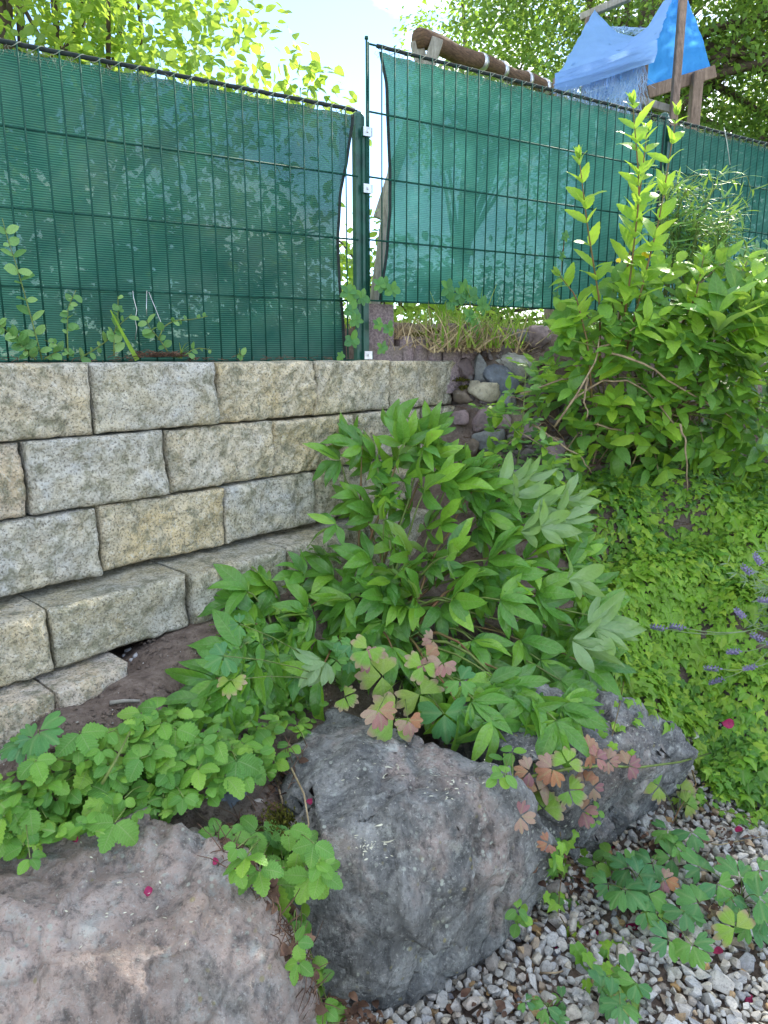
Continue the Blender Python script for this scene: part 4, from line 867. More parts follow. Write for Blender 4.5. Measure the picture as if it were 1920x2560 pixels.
# bright meadow grass beyond the fence and dry tufts beneath it
def grass(name, pts, h, mat, label, spread=.5, seed=1, tm=T_BLADE):
    q = Soup(); R = random.Random(seed)
    for p in pts: q.add(tm[R.randrange(len(tm))], frame(nrm([R.gauss(0, spread), R.gauss(0, spread), 1]), nrm([R.gauss(0, 1), R.gauss(0, 1), .1]))*h*R.uniform(.5, 1.3), A(p), R.random())
    return tag(q.build(name, mat, None, True), label, None, None, 'stuff')
R = random.Random(21)
grass('grass', [A([x, 2.75+.585*x+R.uniform(.0, 1.9), 1.45]) for x in [R.uniform(-.6, 2.2) for _ in range(5200)]], .11, G['grass'], 'bright grass growing on the lawn just beyond the fence', .35, 5)
grass('dry_grass', [fence_at(R.gauss(1170, 70), 858, R.uniform(-.05, .06))*A([1, 1, 0])+A([0, 0, 1.36+R.uniform(0, .04)]) for _ in range(330)], .14, M_STRAW, 'tuft of dry straw hanging over the palisades under the fence', .75, 6)
grass('dry_grass', [fence_at(R.uniform(985, 1180), 840, R.uniform(-.12, -.05))*A([1, 1, 0])+A([0, 0, 1.41]) for _ in range(520)], .075, M_STRAW, 'thin dry grass standing on top of the palisades', .5, 7)
grass('dry_grass', [atY(R.gauss(1195, 55), R.uniform(870, 895), R.uniform(2.9, 3.05)) for _ in range(420)], .12, M_STRAW, 'matted straw lying between the palisades and the rubble', 1.4, 8)
grass('grass', [fence_at(R.gauss(1190, 55), 850, R.uniform(-.03, .08))*A([1, 1, 0])+A([0, 0, 1.38]) for _ in range(90)], .20, G['grass'], 'fresh green blades rising through the straw under the fence', .4, 9)

# ------------------------------------------------------------------ peony
SCN = bpy.context
SCN.view_layer.update(); DG = SCN.evaluated_depsgraph_get()
SOLID = {'boulder', 'rock', 'stone', 'ground', 'gravel', 'block', 'soil_crumbs', 'grit'}
def hit(px, py, skip=None):
    d = Vector(ray(px, py)).normalized(); o_ = Vector(EYE)
    for _ in range(60):
        ok_, loc, n_, _, ob, _ = SC.ray_cast(DG, o_, d)
        if not ok_: return on_ground(px, py), A([0, 0, 1.])
        if ob.name.split('.')[0] in SOLID: return A(loc), A(n_)
        o_ = loc+d*.0015
    return on_ground(px, py), A([0, 0, 1.])
def pl_at(px, py, Y): return atY(px, py, Y)
Lp = Leaves(); pe = empty('peony', (.03, 1.98, .5), 'large peony bush with long glossy divided leaves in the middle of the bed', 'peony')
core = A([.05, 2.02, .62])
def whorl(Ls, c, d, n_, size, mat, tl, nl=6, spread=1.25, cone=.35, pet=None, parent=None, R=random):
    """leaflets radiating from one point about direction d, faces towards n_"""
    d = nrm(d); n_ = nrm(A(n_)-d*(A(n_)@d)); x = np.cross(d, n_)
    for k in range(nl):
        a = (k/(nl-1)-.5)*2*spread if nl > 1 else 0; a += R.gauss(0, .16); el = R.gauss(0, cone*1.25)
        dd = nrm(d*math.cos(a)+x*math.sin(a)+n_*(el*.6+.15*math.cos(a*2))); nn = nrm(n_+d*R.gauss(0, .38)+x*(-.35*math.sin(a)+R.gauss(0, .42)))
        Ls.add(tl, A(c)+dd*size*.02, dd, nn, size*(1-.22*abs(a)/spread)*R.uniform(.82, 1.12), mat)
def pY(py): return 2.22-(py-1040)/760*.58
peo_poly2 = [(545,1740),(570,1670),(640,1590),(720,1520),(800,1500),(800,1750),(700,1780),(590,1790)]
peo_poly = [(850,1090),(1000,1050),(1090,1060),(1080,1150),(1180,1180),(1280,1220),(1390,1290),(1440,1380),(1500,1480),(1470,1600),(1410,1780),(1330,1780),(1150,1780),(1000,1700),(850,1690),(760,1740),(660,1730),(580,1740),(560,1700),(580,1640),(600,1560),(620,1480),(640,1450),(760,1440),(830,1350),(800,1290),(840,1240),(860,1170)]
PC = [(905,1115,.11,-.9,1.2),(1010,1110,.11,0,1.2),(1060,1120,.12,.7,1),(1080,1145,.1,1.1,.9),(850,1150,.11,-1.1,.6),(940,1150,.10,-.2,1),(1000,1140,.1,.4,1.),(1060,1230,.15,.1,1.),(1120,1210,.14,.6,.8),(900,1250,.11,-.8,.4),(960,1300,.11,.2,1),
      (840,1310,.10,-1.2,.1),(1180,1230,.13,.8,.7),(1250,1260,.13,.9,.5),(1330,1280,.13,1.1,.4),(1380,1330,.13,1.2,.3),(1420,1420,.13,1.3,.1),(1480,1540,.14,1.5,.0),(1460,1490,.13,1.4,.2),(1440,1570,.15,1.3,-.4),(1400,1700,.14,.6,-1.1),(1330,1740,.13,.1,-1.3),(1240,1700,.12,.2,-1.0),
      (1130,1500,.12,.3,.6),(1040,1500,.13,-.2,.7),(960,1490,.12,-.5,.4),(880,1500,.12,-.9,.2),(770,1520,.11,-.8,.9),(700,1500,.12,-1.0,.6),(620,1480,.12,-1.0,.8),(640,1560,.12,-1.2,.3),(600,1620,.12,-1.1,.6),(600,1690,.12,-1.2,.1),(540,1700,.12,-1.4,-.1),(570,1750,.12,-1.2,-.5),(640,1650,.13,-.9,-.3),
      (560,1690,.10,-1.3,.2),(520,1750,.10,-1.4,-.3),(600,1640,.10,-1.1,.5),(590,1720,.12,-.8,-.6),(680,1700,.11,-.8,-.5),(590,1500,.10,-1.1,.5),(1150,1770,.12,0,-1.2),(1230,1800,.12,.1,-1.2),(1390,1800,.13,.1,-1.5),(1460,1660,.13,1.1,-.8),(1350,1650,.13,.6,-.8),(1090,1700,.12,-.1,-.9),(800,1690,.13,-.9,-.5),(730,1640,.12,-1.1,.0),(900,1640,.12,-.4,-.3),(980,1620,.13,0,-.3),(1080,1620,.12,.1,-.5),(1180,1600,.12,.3,-.4),(1300,1600,.12,.6,-.4),(1250,1500,.12,.6,.2),(1340,1480,.13,1.,.2),(1020,1390,.13,-.2,.9),(1120,1390,.13,.2,.9),(1220,1400,.13,.5,.7),(1310,1400,.13,.8,.5),(930,1400,.12,-.6,.6),(760,1440,.10,-.7,1),(1240,1330,.12,.5,.8),(1100,1310,.12,.2,.9)]
Rp = random.Random(11)
cl_ = [(x, y, s_, hx, hv, 0) for x, y, s_, hx, hv in PC]
while len(cl_) < 84:
    x, y = Rp.uniform(440, 790), Rp.uniform(1500, 1790)
    if inpoly(A([x]), A([y]), peo_poly2)[0]: cl_.append((x, y, Rp.uniform(.085, .11), (x-1000)/330+Rp.gauss(0, .3), (1600-y)/200+Rp.gauss(0, .3), .05))
while len(cl_) < 235:
    x, y = Rp.uniform(420, 1500), Rp.uniform(1060, 1780)
    if inpoly(A([x]), A([y]), peo_poly)[0]:
        hx = (x-1000)/330+Rp.gauss(0, .3); hv = (1480-y)/260+Rp.gauss(0, .25); cl_.append((x, y, Rp.uniform(.09, .125), hx, hv, .12))
roots = [A([.03+Rp.gauss(0, .07), 1.98+Rp.gauss(0, .06), .53]) for _ in range(16)]+[A([-.33, 1.70, .48]), A([-.28, 1.74, .50])]
for i, (x, y, s_, hx, hv, back) in enumerate(cl_):
    c = atY(x, y, pY(y)+back*Rp.uniform(.3, 1.1)+Rp.gauss(0, .03)+.06*abs((x-1000)/400)**2)
    yh = hit(x, y)[0][1]-.05
    if c[1] > yh: c = atY(x, y, yh)
    d = nrm(A([hx*1.0, -.35-.12*abs(hv), hv*.55+.05])+A([0, 0, -.05])); n_ = nrm(A([hx*.25, -.75, .9]) if hv > -.7 else A([hx*.3, -1.0, .5]))
    whorl(Lp, c, d, n_, s_*1.12, 'peony', T_PEONY, Rp.choice([5, 6, 6, 7]), 1.2, .4, R=Rp)
    if i < 62:
        r_ = roots[i % 16] if x > 740 else roots[16+i % 2]; j_ = r_*.35+c*.65+A([0, .05, .02])
        stem(np.vstack([curve(r_, j_, (0, .02, .05), 5)[:-1], curve(j_, c, (0, 0, .012), 4)]), .0052, .0020, M_STEM if i % 3 else M_STEMR, pe)
# pale undersides turned up at the right edge and lower left
for (x, y, Y, s_, hx, hv) in ((1250,1215,2.1,.13,1.0,.6),(1350,1320,1.95,.13,1.3,.3),(1420,1450,1.85,.13,1.3,.3),(1400,1250,2.05,.12,1.2,.3),(1430,1600,1.78,.14,1.2,-.5),(1300,1200,2.1,.12,1.,.5),(1280,1240,2.05,.13,1.2,.35),(1330,1270,2.02,.13,1.2,.1),(1390,1290,2.0,.12,1.3,.1),(1470,1560,1.82,.14,1.4,.45),(1480,1570,1.80,.13,1.4,-.2),(805,1650,1.60,.10,-1.2,-.3),(815,1655,1.59,.09,-.5,-1.2),(1300,1330,2.0,.12,1.1,.5)):
    c = atY(x, y, Y); whorl(Lp, c, A([hx, -.3, hv]), A([.2, .85, -.55]), s_, 'peony', T_PEONY, 4, .8, .25, R=Rp)
Lp.build(pe, 300)

# ------------------------------------------------------------------ shrub on the right slope
Ls = Leaves(); sh = empty('flowering_shrub', (1.0, 2.95, 1.05), 'big bright green bushy shrub with toothed leaves covering the right slope', 'shrub')
Rs = random.Random(5)
sh_poly = [(1400,770),(1470,700),(1560,660),(1700,640),(1850,640),(1980,600),(1980,1230),(1800,1260),(1650,1210),(1520,1170),(1420,1090),(1370,990),(1420,880)]
base_s = [atY(1560+Rs.uniform(-60, 200), 1130+Rs.uniform(-30, 40), 2.78+Rs.uniform(0, .12)) for _ in range(14)]
tips = []
while len(tips) < 360:
    x, y = Rs.uniform(1360, 1990), Rs.uniform(600, 1260)
    if not inpoly(A([x]), A([y]), sh_poly)[0]: continue
    if 880 < y < 1130 and 1400 < x < 1640 and Rs.random() < .55: continue      # the bare-stemmed hollow
    Y = 2.86-.36*math.sin(min(1, max(0, (y-600)/600))*math.pi)**.7+Rs.uniform(-.05, .22)-.0002*(x-1400)
    tips.append((x, y, Y))
for i, (x, y, Y) in enumerate(tips):
    c = atY(x, y, Y); hx = (x-1650)/300+Rs.gauss(0, .4); d = nrm(A([hx*.5, -.55+Rs.gauss(0, .2), .75+Rs.gauss(0, .3)-(y > 1080)*.9]))
    up_ = A([0, 0, 1.]); young = Rs.random() < .42
    for lv in range(Rs.choice([2, 3, 3])):
        az = Rs.uniform(0, 3.14); pc = c-d*lv*.028; x1 = nrm(np.cross(d, [.3, .2, 1])); x2 = np.cross(d, x1)
        for k in range(2):
            a = az+lv*1.57+k*3.1416; o_ = x1*math.cos(a)+x2*math.sin(a); dd = nrm(o_*.9+d*(.75-.25*lv)+A([0, 0, -.1])); nn = nrm(d*1.0-o_*.4+A([Rs.gauss(0, .15), -.2, .35]))
            Ls.add(T_SHRUB, pc, dd, nn, Rs.uniform(.036, .1)*(1+.1*lv), 'shoot' if young and lv < 2 else 'shrub')
    if i % 4 == 0:
        stem(curve(base_s[i % 14], c, (Rs.gauss(0, .05), -.02, .10), 7), .0055, .0018, M_TWIG if i % 8 else M_STEM, sh, 'branch')
for pts in ([(1385,1068,2.45),(1440,990,2.42),(1490,900,2.45),(1500,840,2.5)], [(1530,882,2.45),(1600,905,2.42),(1680,955,2.44),(1770,1010,2.48),(1830,1045,2.5)], [(1420,1010,2.5),(1500,950,2.48),(1580,955,2.5),(1640,1000,2.5),(1700,1075,2.5)],
            [(1300,985,2.55),(1400,950,2.55),(1450,940,2.6)], [(1495,870,2.5),(1560,850,2.5),(1650,860,2.5),(1740,900,2.5)], [(1330,1060,2.5),(1400,1110,2.5),(1450,1140,2.5),(1480,1180,2.55)], [(1470,940,2.45),(1460,1000,2.45),(1470,1040,2.45)], [(1700,1060,2.45),(1715,1110,2.45),(1720,1225,2.5)], [(1480,1060,2.55),(1560,1080,2.6),(1660,1090,2.6)]):
    P = A([atY(*p) for p in pts]); t = np.linspace(0, len(P)-1, 12); P = np.c_[[np.interp(t, range(len(P)), P[:, k]) for k in range(3)]].T
    P = P+A([[Rs.gauss(0, .002)]*3 for _ in P]); stem(P, .0045, .0022, M_TWIG, sh, 'branch')
for _ in range(46):   # tangle of thin bare stems in the hollow
    a = atY(Rs.uniform(1400, 1750), Rs.uniform(1040, 1160), Rs.uniform(2.62, 2.8)); b = a+A([Rs.gauss(-.06, .16), Rs.uniform(-.14, .02), Rs.uniform(.05, .24)]); stem(curve(a, b, (Rs.gauss(0, .03), 0, .05), 6), .0032, .0014, M_TWIG, sh, 'branch')
# tall shoots
for pts, nn_ in (([(1500,960,2.62),(1500,760,2.55),(1468,560,2.5),(1448,395,2.46)], 9), ([(1545,900,2.62),(1575,700,2.52),(1600,480,2.46),(1582,258,2.42)], 12), ([(1560,900,2.60),(1600,740,2.5),(1650,540,2.46),(1692,285,2.42)], 11), ([(1540,850,2.66),(1570,660,2.58),(1600,480,2.56),(1618,330,2.54)], 9), ([(1480,1000,2.55),(1470,860,2.5),(1440,740,2.5),(1400,690,2.5)], 5), ([(1700,820,2.6),(1740,740,2.5),(1760,640,2.48)], 5)):
    P = A([atY(*p) for p in pts]); m = len(P); f = lambda t: A([np.interp(t*(m-1), range(m), P[:, k]) for k in range(3)])
    stem([f(t) for t in np.linspace(0, 1, 12)], .0046, .0016, M_STEMR, sh, 'stem')
    for k in range(nn_):
        t = min(.98, .30+.70*(k+.5+Rs.gauss(0, .22))/nn_); c = f(t); d = nrm(f(min(1, t+.02))-f(t-.02)); x1 = nrm(np.cross(d, [math.cos(k*1.57+.6), math.sin(k*1.57+.6), 0])); sz = .118*(1-.35*t) if t < .93 else .05
        for s_ in (-1, 1):
            dd = nrm(x1*s_*Rs.uniform(.4, .95)+d*Rs.uniform(.45, .9)+A([Rs.gauss(0, .15), -.12, Rs.gauss(0, .12)])); Ls.add(T_SHRUB, c, dd, nrm(d-x1*s_*.7+A([Rs.gauss(0, .25), -.5, 0])), sz*Rs.uniform(.62, 1.2), 'shoot')
    for s_ in range(4): a = s_*1.57; Ls.add(T_SHRUB, f(.995), nrm(nrm(f(1)-f(.97))+A([math.cos(a)*.3, math.sin(a)*.3, 0])), A([math.cos(a+3.14), math.sin(a+3.14), .3]), .045, 'shoot')
for i in range(80):
    x, y = Rs.uniform(1180, 1470), Rs.uniform(890, 1290)
    if not inpoly(A([x]), A([y]), [(1190,1020),(1290,930),(1350,870),(1430,860),(1470,1100),(1450,1280),(1330,1300),(1230,1200)])[0]: continue
    g_ = hit(x, y)[0]; c = atY(x, y, g_[1]-Rs.uniform(.05, .22)); d = nrm(A([-.5+Rs.gauss(0, .4), -.5, .55+Rs.gauss(0, .3)]))
    for lv in range(2):
        az = Rs.uniform(0, 3.14); x1 = nrm(np.cross(d, [.3, .2, 1])); x2 = np.cross(d, x1); pc = c-d*lv*.025
        for k in range(2 if Rs.random() < .8 else 3): a = az+lv*1.57+k*3.1416; o_ = x1*math.cos(a)+x2*math.sin(a); Ls.add(T_SHRUB, pc, nrm(o_+d*.5), nrm(d-o_*.3+A([0, -.2, .4])), Rs.uniform(.035, .07), Rs.choice(['shrub', 'shrub', 'shoot', 'oval']))
    if i % 5 == 0: stem(curve(g_+A([.06, .06, -.02]), c, (0, -.02, .03), 5), .003, .0014, M_TWIG, sh, 'branch')
Ls.build(sh, 300)
# shrub with large leaves
Lb = Leaves(); be = empty('rhododendron', (1.35, 2.9, 1.2), 'plant with large smooth upright leaves at the right edge, above the shrub', 'shrub')
for (x, y, Y) in ((1796,780,2.42),(1850,740,2.5),(1912,800,2.45),(1880,880,2.4)):
    c = atY(x, y, Y); stem(curve(A([c[0]+.05, c[1]+.2, 1.15]), c, (0, 0, 0), 4), .006, .004, M_STEM, be)
    for k in range(9):
        a = k*.7+Rs.uniform(0, .3); Lb.add(T_BIGL, c-A([0, 0, .01*k]), nrm([math.cos(a)*.8, math.sin(a)*.5-.2, .9-.05*k]), nrm([-math.cos(a), -math.sin(a)-.6, 1.2]), Rs.uniform(.14, .19), 'shrub')
Lb.build(be)
# narrow-leaved bush in front of the second post
Ln = Leaves(); ne = empty('willow_bush', (1.22, 3.05, 1.35), 'tangled bush with narrow willow-like leaves against the far screen', 'bush')
for i in range(44):
    b = A([1.2+Rs.gauss(0, .07), 3.02+Rs.gauss(0, .05), 1.5]); x, y = Rs.uniform(1640, 1850), Rs.uniform(430, 640)
    if i == 0: x, y = 1868, 440
    if i == 1: x, y = 1772, 425
    t_ = atY(x, y, Rs.uniform(2.75, 3.05)); P = curve(b, t_, (Rs.gauss(0, .06), Rs.gauss(0, .03), .12), 9)
    if i < 2: P = np.vstack([P, t_+A([.02, 0, -.05]), t_+A([.0, 0, -.13])])
    stem(P, .003, .0012, M_STEM, ne)
    for k in range(3, len(P)):
        for _ in range(3): a = Rs.uniform(0, 6.28); Ln.add(T_NARROW, P[k], nrm([math.cos(a), math.sin(a)*.6, Rs.uniform(-.5, .6)]), nrm([Rs.gauss(0, .5), -.5, 1]), Rs.uniform(.06, .10), 'willow')
Ln.build(ne, 300)
# yellow flowers
q = Soup()
for (x, y, Y) in ((1620,641,2.5),(1546,652,2.5),(1610,636,2.5)):
    c = atY(x, y, Y)
    for k in range(9): a = k*.7; q.add(T_OVAL[0], frame([math.cos(a), -.25, math.sin(a)*.6+.3], [0, -1, .5])*.010, c, .5)
tag(q.build('yellow_flowers', plain('yellow_petal', (.75, .62, .04), (.65, .5, .03), 40, .6)), 'tiny yellow flowers between the shrub and the narrow-leaved bush', None, None, 'stuff')

# ------------------------------------------------------------------ ivy and weeds
ivy_poly = [(1400,1270),(1480,1215),(1700,1200),(2150,1180),(2250,1500),(2200,2100),(1930,2055),(1790,2010),(1735,1930),(1690,1840),(1560,1760),(1500,1690),(1540,1600),(1470,1480),(1400,1380)]
q = Soup(); Ri = np.random.default_rng(3); N = 32000
X = Ri.uniform(.2, 2.0, N); Yy = Ri.uniform(1.7, 3.1, N); Zz = gz(X, Yy); PX, PY = proj(np.c_[X, Yy, Zz]); ok = inpoly(PX, PY, ivy_poly)
gx = (gz(X+.03, Yy)-Zz)/.03; gy = (gz(X, Yy+.03)-Zz)/.03; Ra = random.Random(8); cnt = 0
for i in np.nonzero(ok)[0]:
    tone = noise.noise(Vector((X[i]*4, Yy[i]*4, 0))); hgt = .014+.05*Ra.random()+.03*max(0, tone)
    if noise.noise(Vector((X[i]*13, Yy[i]*13, 4))) < -.47: continue
    n_ = nrm([-gx[i]*.7+Ra.gauss(0, .45), -gy[i]*.7+Ra.gauss(0, .45)-.15, 1.0]); dn = nrm([-gx[i]*.4+Ra.gauss(0, .55), -gy[i]*.4-.5+Ra.gauss(0, .4), -.45]); dn = nrm(dn-n_*(dn@n_)*.8)
    s_ = Ra.lognormvariate(math.log(.029), .26)*(1.35 if Ra.random() < .08 else 1); q.add(T_IVY[Ra.randrange(4)], frame(dn, n_)*s_, A([X[i], Yy[i], Zz[i]+hgt]), min(.999, max(0, .42+tone*.55+Ra.gauss(0, .2)))); cnt += 1
tag(q.build('ivy', G['ivy'], None, True), 'dense bright green ivy carpet over the right slope', None, None, 'stuff')
q = Soup()
for _ in range(420):
    px, py = Ra.uniform(1140, 1500), Ra.uniform(880, 1290)
    if not inpoly(A([px]), A([py]), [(1145,890),(1300,870),(1400,1000),(1480,1150),(1420,1230),(1340,1290),(1200,1180),(1200,1020),(1150,990)])[0]: continue
    P = on_ground(px, py); s_ = min(.07, Ra.lognormvariate(math.log(.028), .5)); q.add(T_STONE[Ra.randrange(16)], rotm(Ra)*s_, P+A([0, -.2*s_, s_*.1]), Ra.random())
o = tag(q.build('rubble', M_RUBBLE), 'small purple-grey rubble on the bank at the end of the wall', None, None, 'stuff'); o.color = (.20, .17, .17, 1)
# low weeds under the shrub and along the rubble
q = Soup(); tl = [T_OVAL, T_COL, T_SHRUB, T_OVAL]
for _ in range(3600):
    px, py = Ra.uniform(1200, 1930), Ra.uniform(1080, 1420)
    if not inpoly(A([px]), A([py]), [(1230,1150),(1330,1200),(1450,1120),(1640,1130),(1940,1150),(1940,1290),(1500,1290),(1440,1420),(1330,1330),(1200,1220)])[0]: continue
    P = on_ground(px, py)+A([0, 0, Ra.uniform(.01, .09)]); t_ = tl[Ra.randrange(4)]; a = Ra.uniform(0, 6.28)
    q.add(t_[Ra.randrange(3)], frame([math.cos(a), math.sin(a)-.3, Ra.uniform(-.2, .4)], nrm([Ra.gauss(0, .4), -.4, 1]))*Ra.uniform(.018, .040), P, Ra.random())
tag(q.build('weeds', G['oval'], None, True), 'low weeds with small leaves in the shade between rubble and ivy', None, None, 'stuff')
q = Soup()
for _ in range(900):
    px, py = Ra.uniform(1150, 1930), Ra.uniform(850, 1420); P = on_ground(px, py)+A([0, 0, .004]); a = Ra.uniform(0, 6.28)
    if Ra.random() < .6: q.tube([P, P+A([math.cos(a), math.sin(a), Ra.gauss(.1, .15)])*Ra.uniform(.03, .12)], .0016, .0009, 3, Ra.random(), cap=False)
    else: q.add(T_BUSH[Ra.randrange(3)], frame([math.cos(a), math.sin(a), .1], nrm([Ra.gauss(0, .4), Ra.gauss(0, .4), 1]))*Ra.uniform(.02, .045), P, Ra.random())
tag(q.build('leaf_litter', M_LITTER, None, True), 'brown dead leaves and bits of stem under the shrub', None, None, 'stuff')

# ------------------------------------------------------------------ drop things on what the line of sight meets
def lift(px, py, h): P, n_ = hit(px, py); return P+nrm(EYE-P)*h/max(.25, nrm(EYE-P)[2])
def trifol(Ls, c, up_, head, size, mat, tl, sp=1.25):
    up_ = nrm(up_); h = nrm(A(head)-up_*(A(head)@up_)); x = np.cross(h, up_)
    for a in (-sp, 0, sp): d = nrm(h*math.cos(a)+x*math.sin(a)-up_*.12); Ls.add(tl, c+d*.003, d, nrm(up_+x*random.gauss(0, .12)+h*random.gauss(0, .15)), size*random.uniform(.9, 1.08), mat)
def herb(name, label, cat, grp, base, leaves, size, mats, tl, sp=1.25, lifth=.048, st=M_STEM, stems=True, upb=(0, -.55, 1)):
    bp = base if len(base) == 3 else hit(*base)[0]; e = empty(name, bp, label, cat, grp); Lh = Leaves()
    if name == 'strawberry_plant': leaves = list(leaves)+[(l[0]+random.uniform(-42, 42), l[1]+random.uniform(-30, 34), (l[2] if len(l) > 2 else 1)*random.uniform(.65, .9)) for l in leaves for _ in range(1 if label.find('alone') < 0 and label.find('hanging') < 0 and label.find('runner') < 0 else 0)]
    for k, lf in enumerate(leaves):
        px, py = lf[:2]; s_ = lf[2] if len(lf) > 2 else 1.; mt = lf[3] if len(lf) > 3 else random.choice(mats); c = lift(px, py, lifth*random.uniform(.7, 1.3))
        hd = nrm([(c[0]-bp[0])*2+random.gauss(0, .3), (c[1]-bp[1])*2-.15+random.gauss(0, .3), .1]); up_ = nrm(A(upb)+A([random.gauss(0, .28), random.gauss(0, .25), 0]))
        trifol(Lh, c, up_, hd, size*s_*random.uniform(.9, 1.15), mt, tl, sp)
        if stems: stem(curve(A(bp)+A([random.gauss(0, .006), random.gauss(0, .006), 0]), c, (0, 0, .02), 5), .0016, .0011, st, e, 'petiole', 4)
    Lh.build(e, 300); return e
def z2(l): return [(x*.458, 1740+y*.458, *r) for x, y, *r in l]
def z7(l): return [(x*.5787, 1920+y*.5787, *r) for x, y, *r in l]
def z8(l): return [(960+x*.5787, 1920+y*.5787, *r) for x, y, *r in l]
SG = 'strawberry plants along the front edge of the bed'; ST = ['straw']
herb('strawberry_plant', 'strawberry plant alone on the bare soil with two pale green leaves', 'strawberry plant', SG, (192,1885), z2([(435,200,1.25),(430,290,.8)]), .040, ST, T_STRAW)
herb('strawberry_plant', 'strawberry plant with bright leaves beside the left tip of the peony', 'strawberry plant', SG, (385,1850), z2([(860,70,1.2),(880,150,1.1),(640,175,1.2),(770,170,1.0),(700,210,1.0),(960,180,1.2)]), .040, ST, T_STRAW)
herb('strawberry_plant', 'biggest strawberry plant, a dense rosette above the dark wedged rock', 'strawberry plant', SG, (555,1900), z2([(1250,240,1.2),(1290,350,1.25),(1170,210,1.1),(1230,440,1.35),(1350,390,1.2),(1130,320,1.1),(1330,260,1.0),(1080,400,1.1)]), .040, ST, T_STRAW)
herb('strawberry_plant', 'strawberry plant with three-part leaf hanging beside the tall boulder', 'strawberry plant', SG, (655,1900), z2([(1470,260,1.35),(1500,360,1.0)]), .040, ST, T_STRAW)
herb('strawberry_plant', 'strawberry plant in the middle of the green edge, leaves overlapping like a fan', 'strawberry plant', SG, (445,1930), z2([(930,320,1.3),(1040,300,1.2),(900,400,1.1),(840,260,1.2),(1000,380,1.1),(770,340,1.0),(860,330,1.1)]), .040, ST, T_STRAW)
herb('strawberry_plant', 'strawberry plant whose browning leaf lies over the flat boulder edge', 'strawberry plant', SG, (400,1980), z2([(930,540,1.5),(1020,500,1.0),(700,640,1.4),(600,540,1.2),(760,520,.9)]), .040, ST, T_STRAW)
herb('strawberry_plant', 'strawberry plant at the lower left above the flat boulder, pleated leaves', 'strawberry plant', SG, (60,2010), z2([(60,600,1.3),(20,660,1.2),(170,610,1.0),(130,720,.9),(60,740,1.0),(130,820,1.0)]), .040, ST, T_STRAW)
herb('strawberry_plant', 'strawberry plant under the yellowish leaf left of the hairy stalk', 'strawberry plant', SG, (250,1950), z2([(480,390,1.0),(560,330,.9),(380,520,.9),(300,460,1.0),(600,430,1.0),(500,310,.8),(230,360,1.1)]), .040, ST, T_STRAW)
herb('strawberry_plant', 'strawberry plant growing down in the gap between the two front boulders', 'strawberry plant', SG, (690,2100), z7([(935,285,.8),(1010,285,.8),(1110,270,1.3),(1200,300,1.2),(1245,290,.8),(1220,390,1.0),(1180,500,1.5),(1290,350,1.1),(1340,470,1.1),(1060,385,.9),(1120,440,1.0),(1380,410,.8)]), .043, ST, T_STRAW, lifth=.05)
herb('strawberry_plant', 'strawberry runner plant low in the crack, small leaves near the tall boulder', 'strawberry plant', SG, (740,2300), z7([(1270,655,.7),(1330,650,.8),(1280,755,.6),(1290,840,.7),(1340,860,.8),(1370,910,.8),(1380,1000,.7),(1430,1060,.8),(1400,1040,.7)]), .042, ST, T_STRAW, lifth=.03)
q = Soup()
for _ in range(1500):
    px, py = Ra.uniform(-40, 800), Ra.uniform(1740, 2130)
    if not inpoly(A([px]), A([py]), [(-60,1960),(60,1930),(150,1900),(320,1850),(380,1780),(500,1750),(800,1760),(760,1850),(680,1930),(560,1970),(480,2020),(330,2050),(200,2090),(60,2120),(-60,2130)])[0]: continue
    c = lift(px, py, Ra.uniform(.005, .05)); a = Ra.uniform(0, 6.28); t_ = Ra.choice([T_STRAW, T_COL, T_OVAL]); q.add(t_[Ra.randrange(3)], frame([math.cos(a), math.sin(a), .1], nrm([Ra.gauss(0, .35), Ra.gauss(-.4, .3), 1]))*Ra.uniform(.016, .036), c, Ra.random())
tag(q.build('undergrowth', G['straw'], None, True), 'low mixed weeds filling the space between the strawberry plants', None, None, 'stuff')
CG = 'columbine plants'
herb('columbine', 'blue-green columbine with many small round lobes at the foot of the peony', 'columbine', CG, (870,1720), [(862,1628,.7),(876,1650,.7),(895,1661,.7),(850,1600,.6),(880,1610,.7),(905,1640,.7),(840,1650,.7),(862,1741,.8,'columy'),(1047,1580,.7),(600,1560,.6),(560,1640,.8),(575,1700,.7,'columy')], .045, ['colum'], T_COL, 1.5, lifth=.12)
herb('columbine', 'columbine with big scalloped yellow-edged leaves hanging over the tall boulder', 'columbine', CG, (1000,1690), [(956,1690,1.35,'columy'),(1052,1735,1.4,'columy'),(1110,1784,1.35,'colum'),(1057,1664,1.0,'columy'),(985,1795,1.35,'columy'),(920,1623,.9,'columy'),(1150,1700,.8,'colum')], .050, ['columy'], T_COL, 1.7, lifth=.15, upb=(0, -1.1, .8))
herb('columbine', 'columbine with withered pink leaves over the top of the tall boulder', 'columbine', CG, (1010,1700), [(946,1775,1.0,'columr'),(1083,1600,.7,'columr'),(1064,1640,.9,'columr'),(1107,1656,.9,'columr'),(1020,1800,.9,'columr'),(925,1650,.8,'columr')], .045, ['columr'], T_COL, 1.3, lifth=.15, upb=(0, -1., .7))
e = herb('columbine', 'columbine stem lying over the long boulder with pink and orange leaves', 'columbine', CG, (1320,1960), [(1324,1928,.8),(1382,1921,.85),(1419,1907,.8,'columy'),(1348,1978,.9),(1422,1975,1.0,'columy'),(1463,1955,.7),(1483,1968,.7),(1456,2026,.8),(1358,2022,1.1,'columy'),(1473,1877,.8),(1490,1894,.7),(1520,1901,.6),(1571,1914,.8),(1372,2107,.5),(1300,2040,.6)], .048, ['columr'], T_COL, 1.4, lifth=.04, stems=False, upb=(0, -1., .7))
P = [lift(1310,1945,.03), lift(1420,1922,.035), lift(1500,1914,.04), lift(1600,1918,.04), lift(1700,1905,.04), lift(1778,1882,.04)]
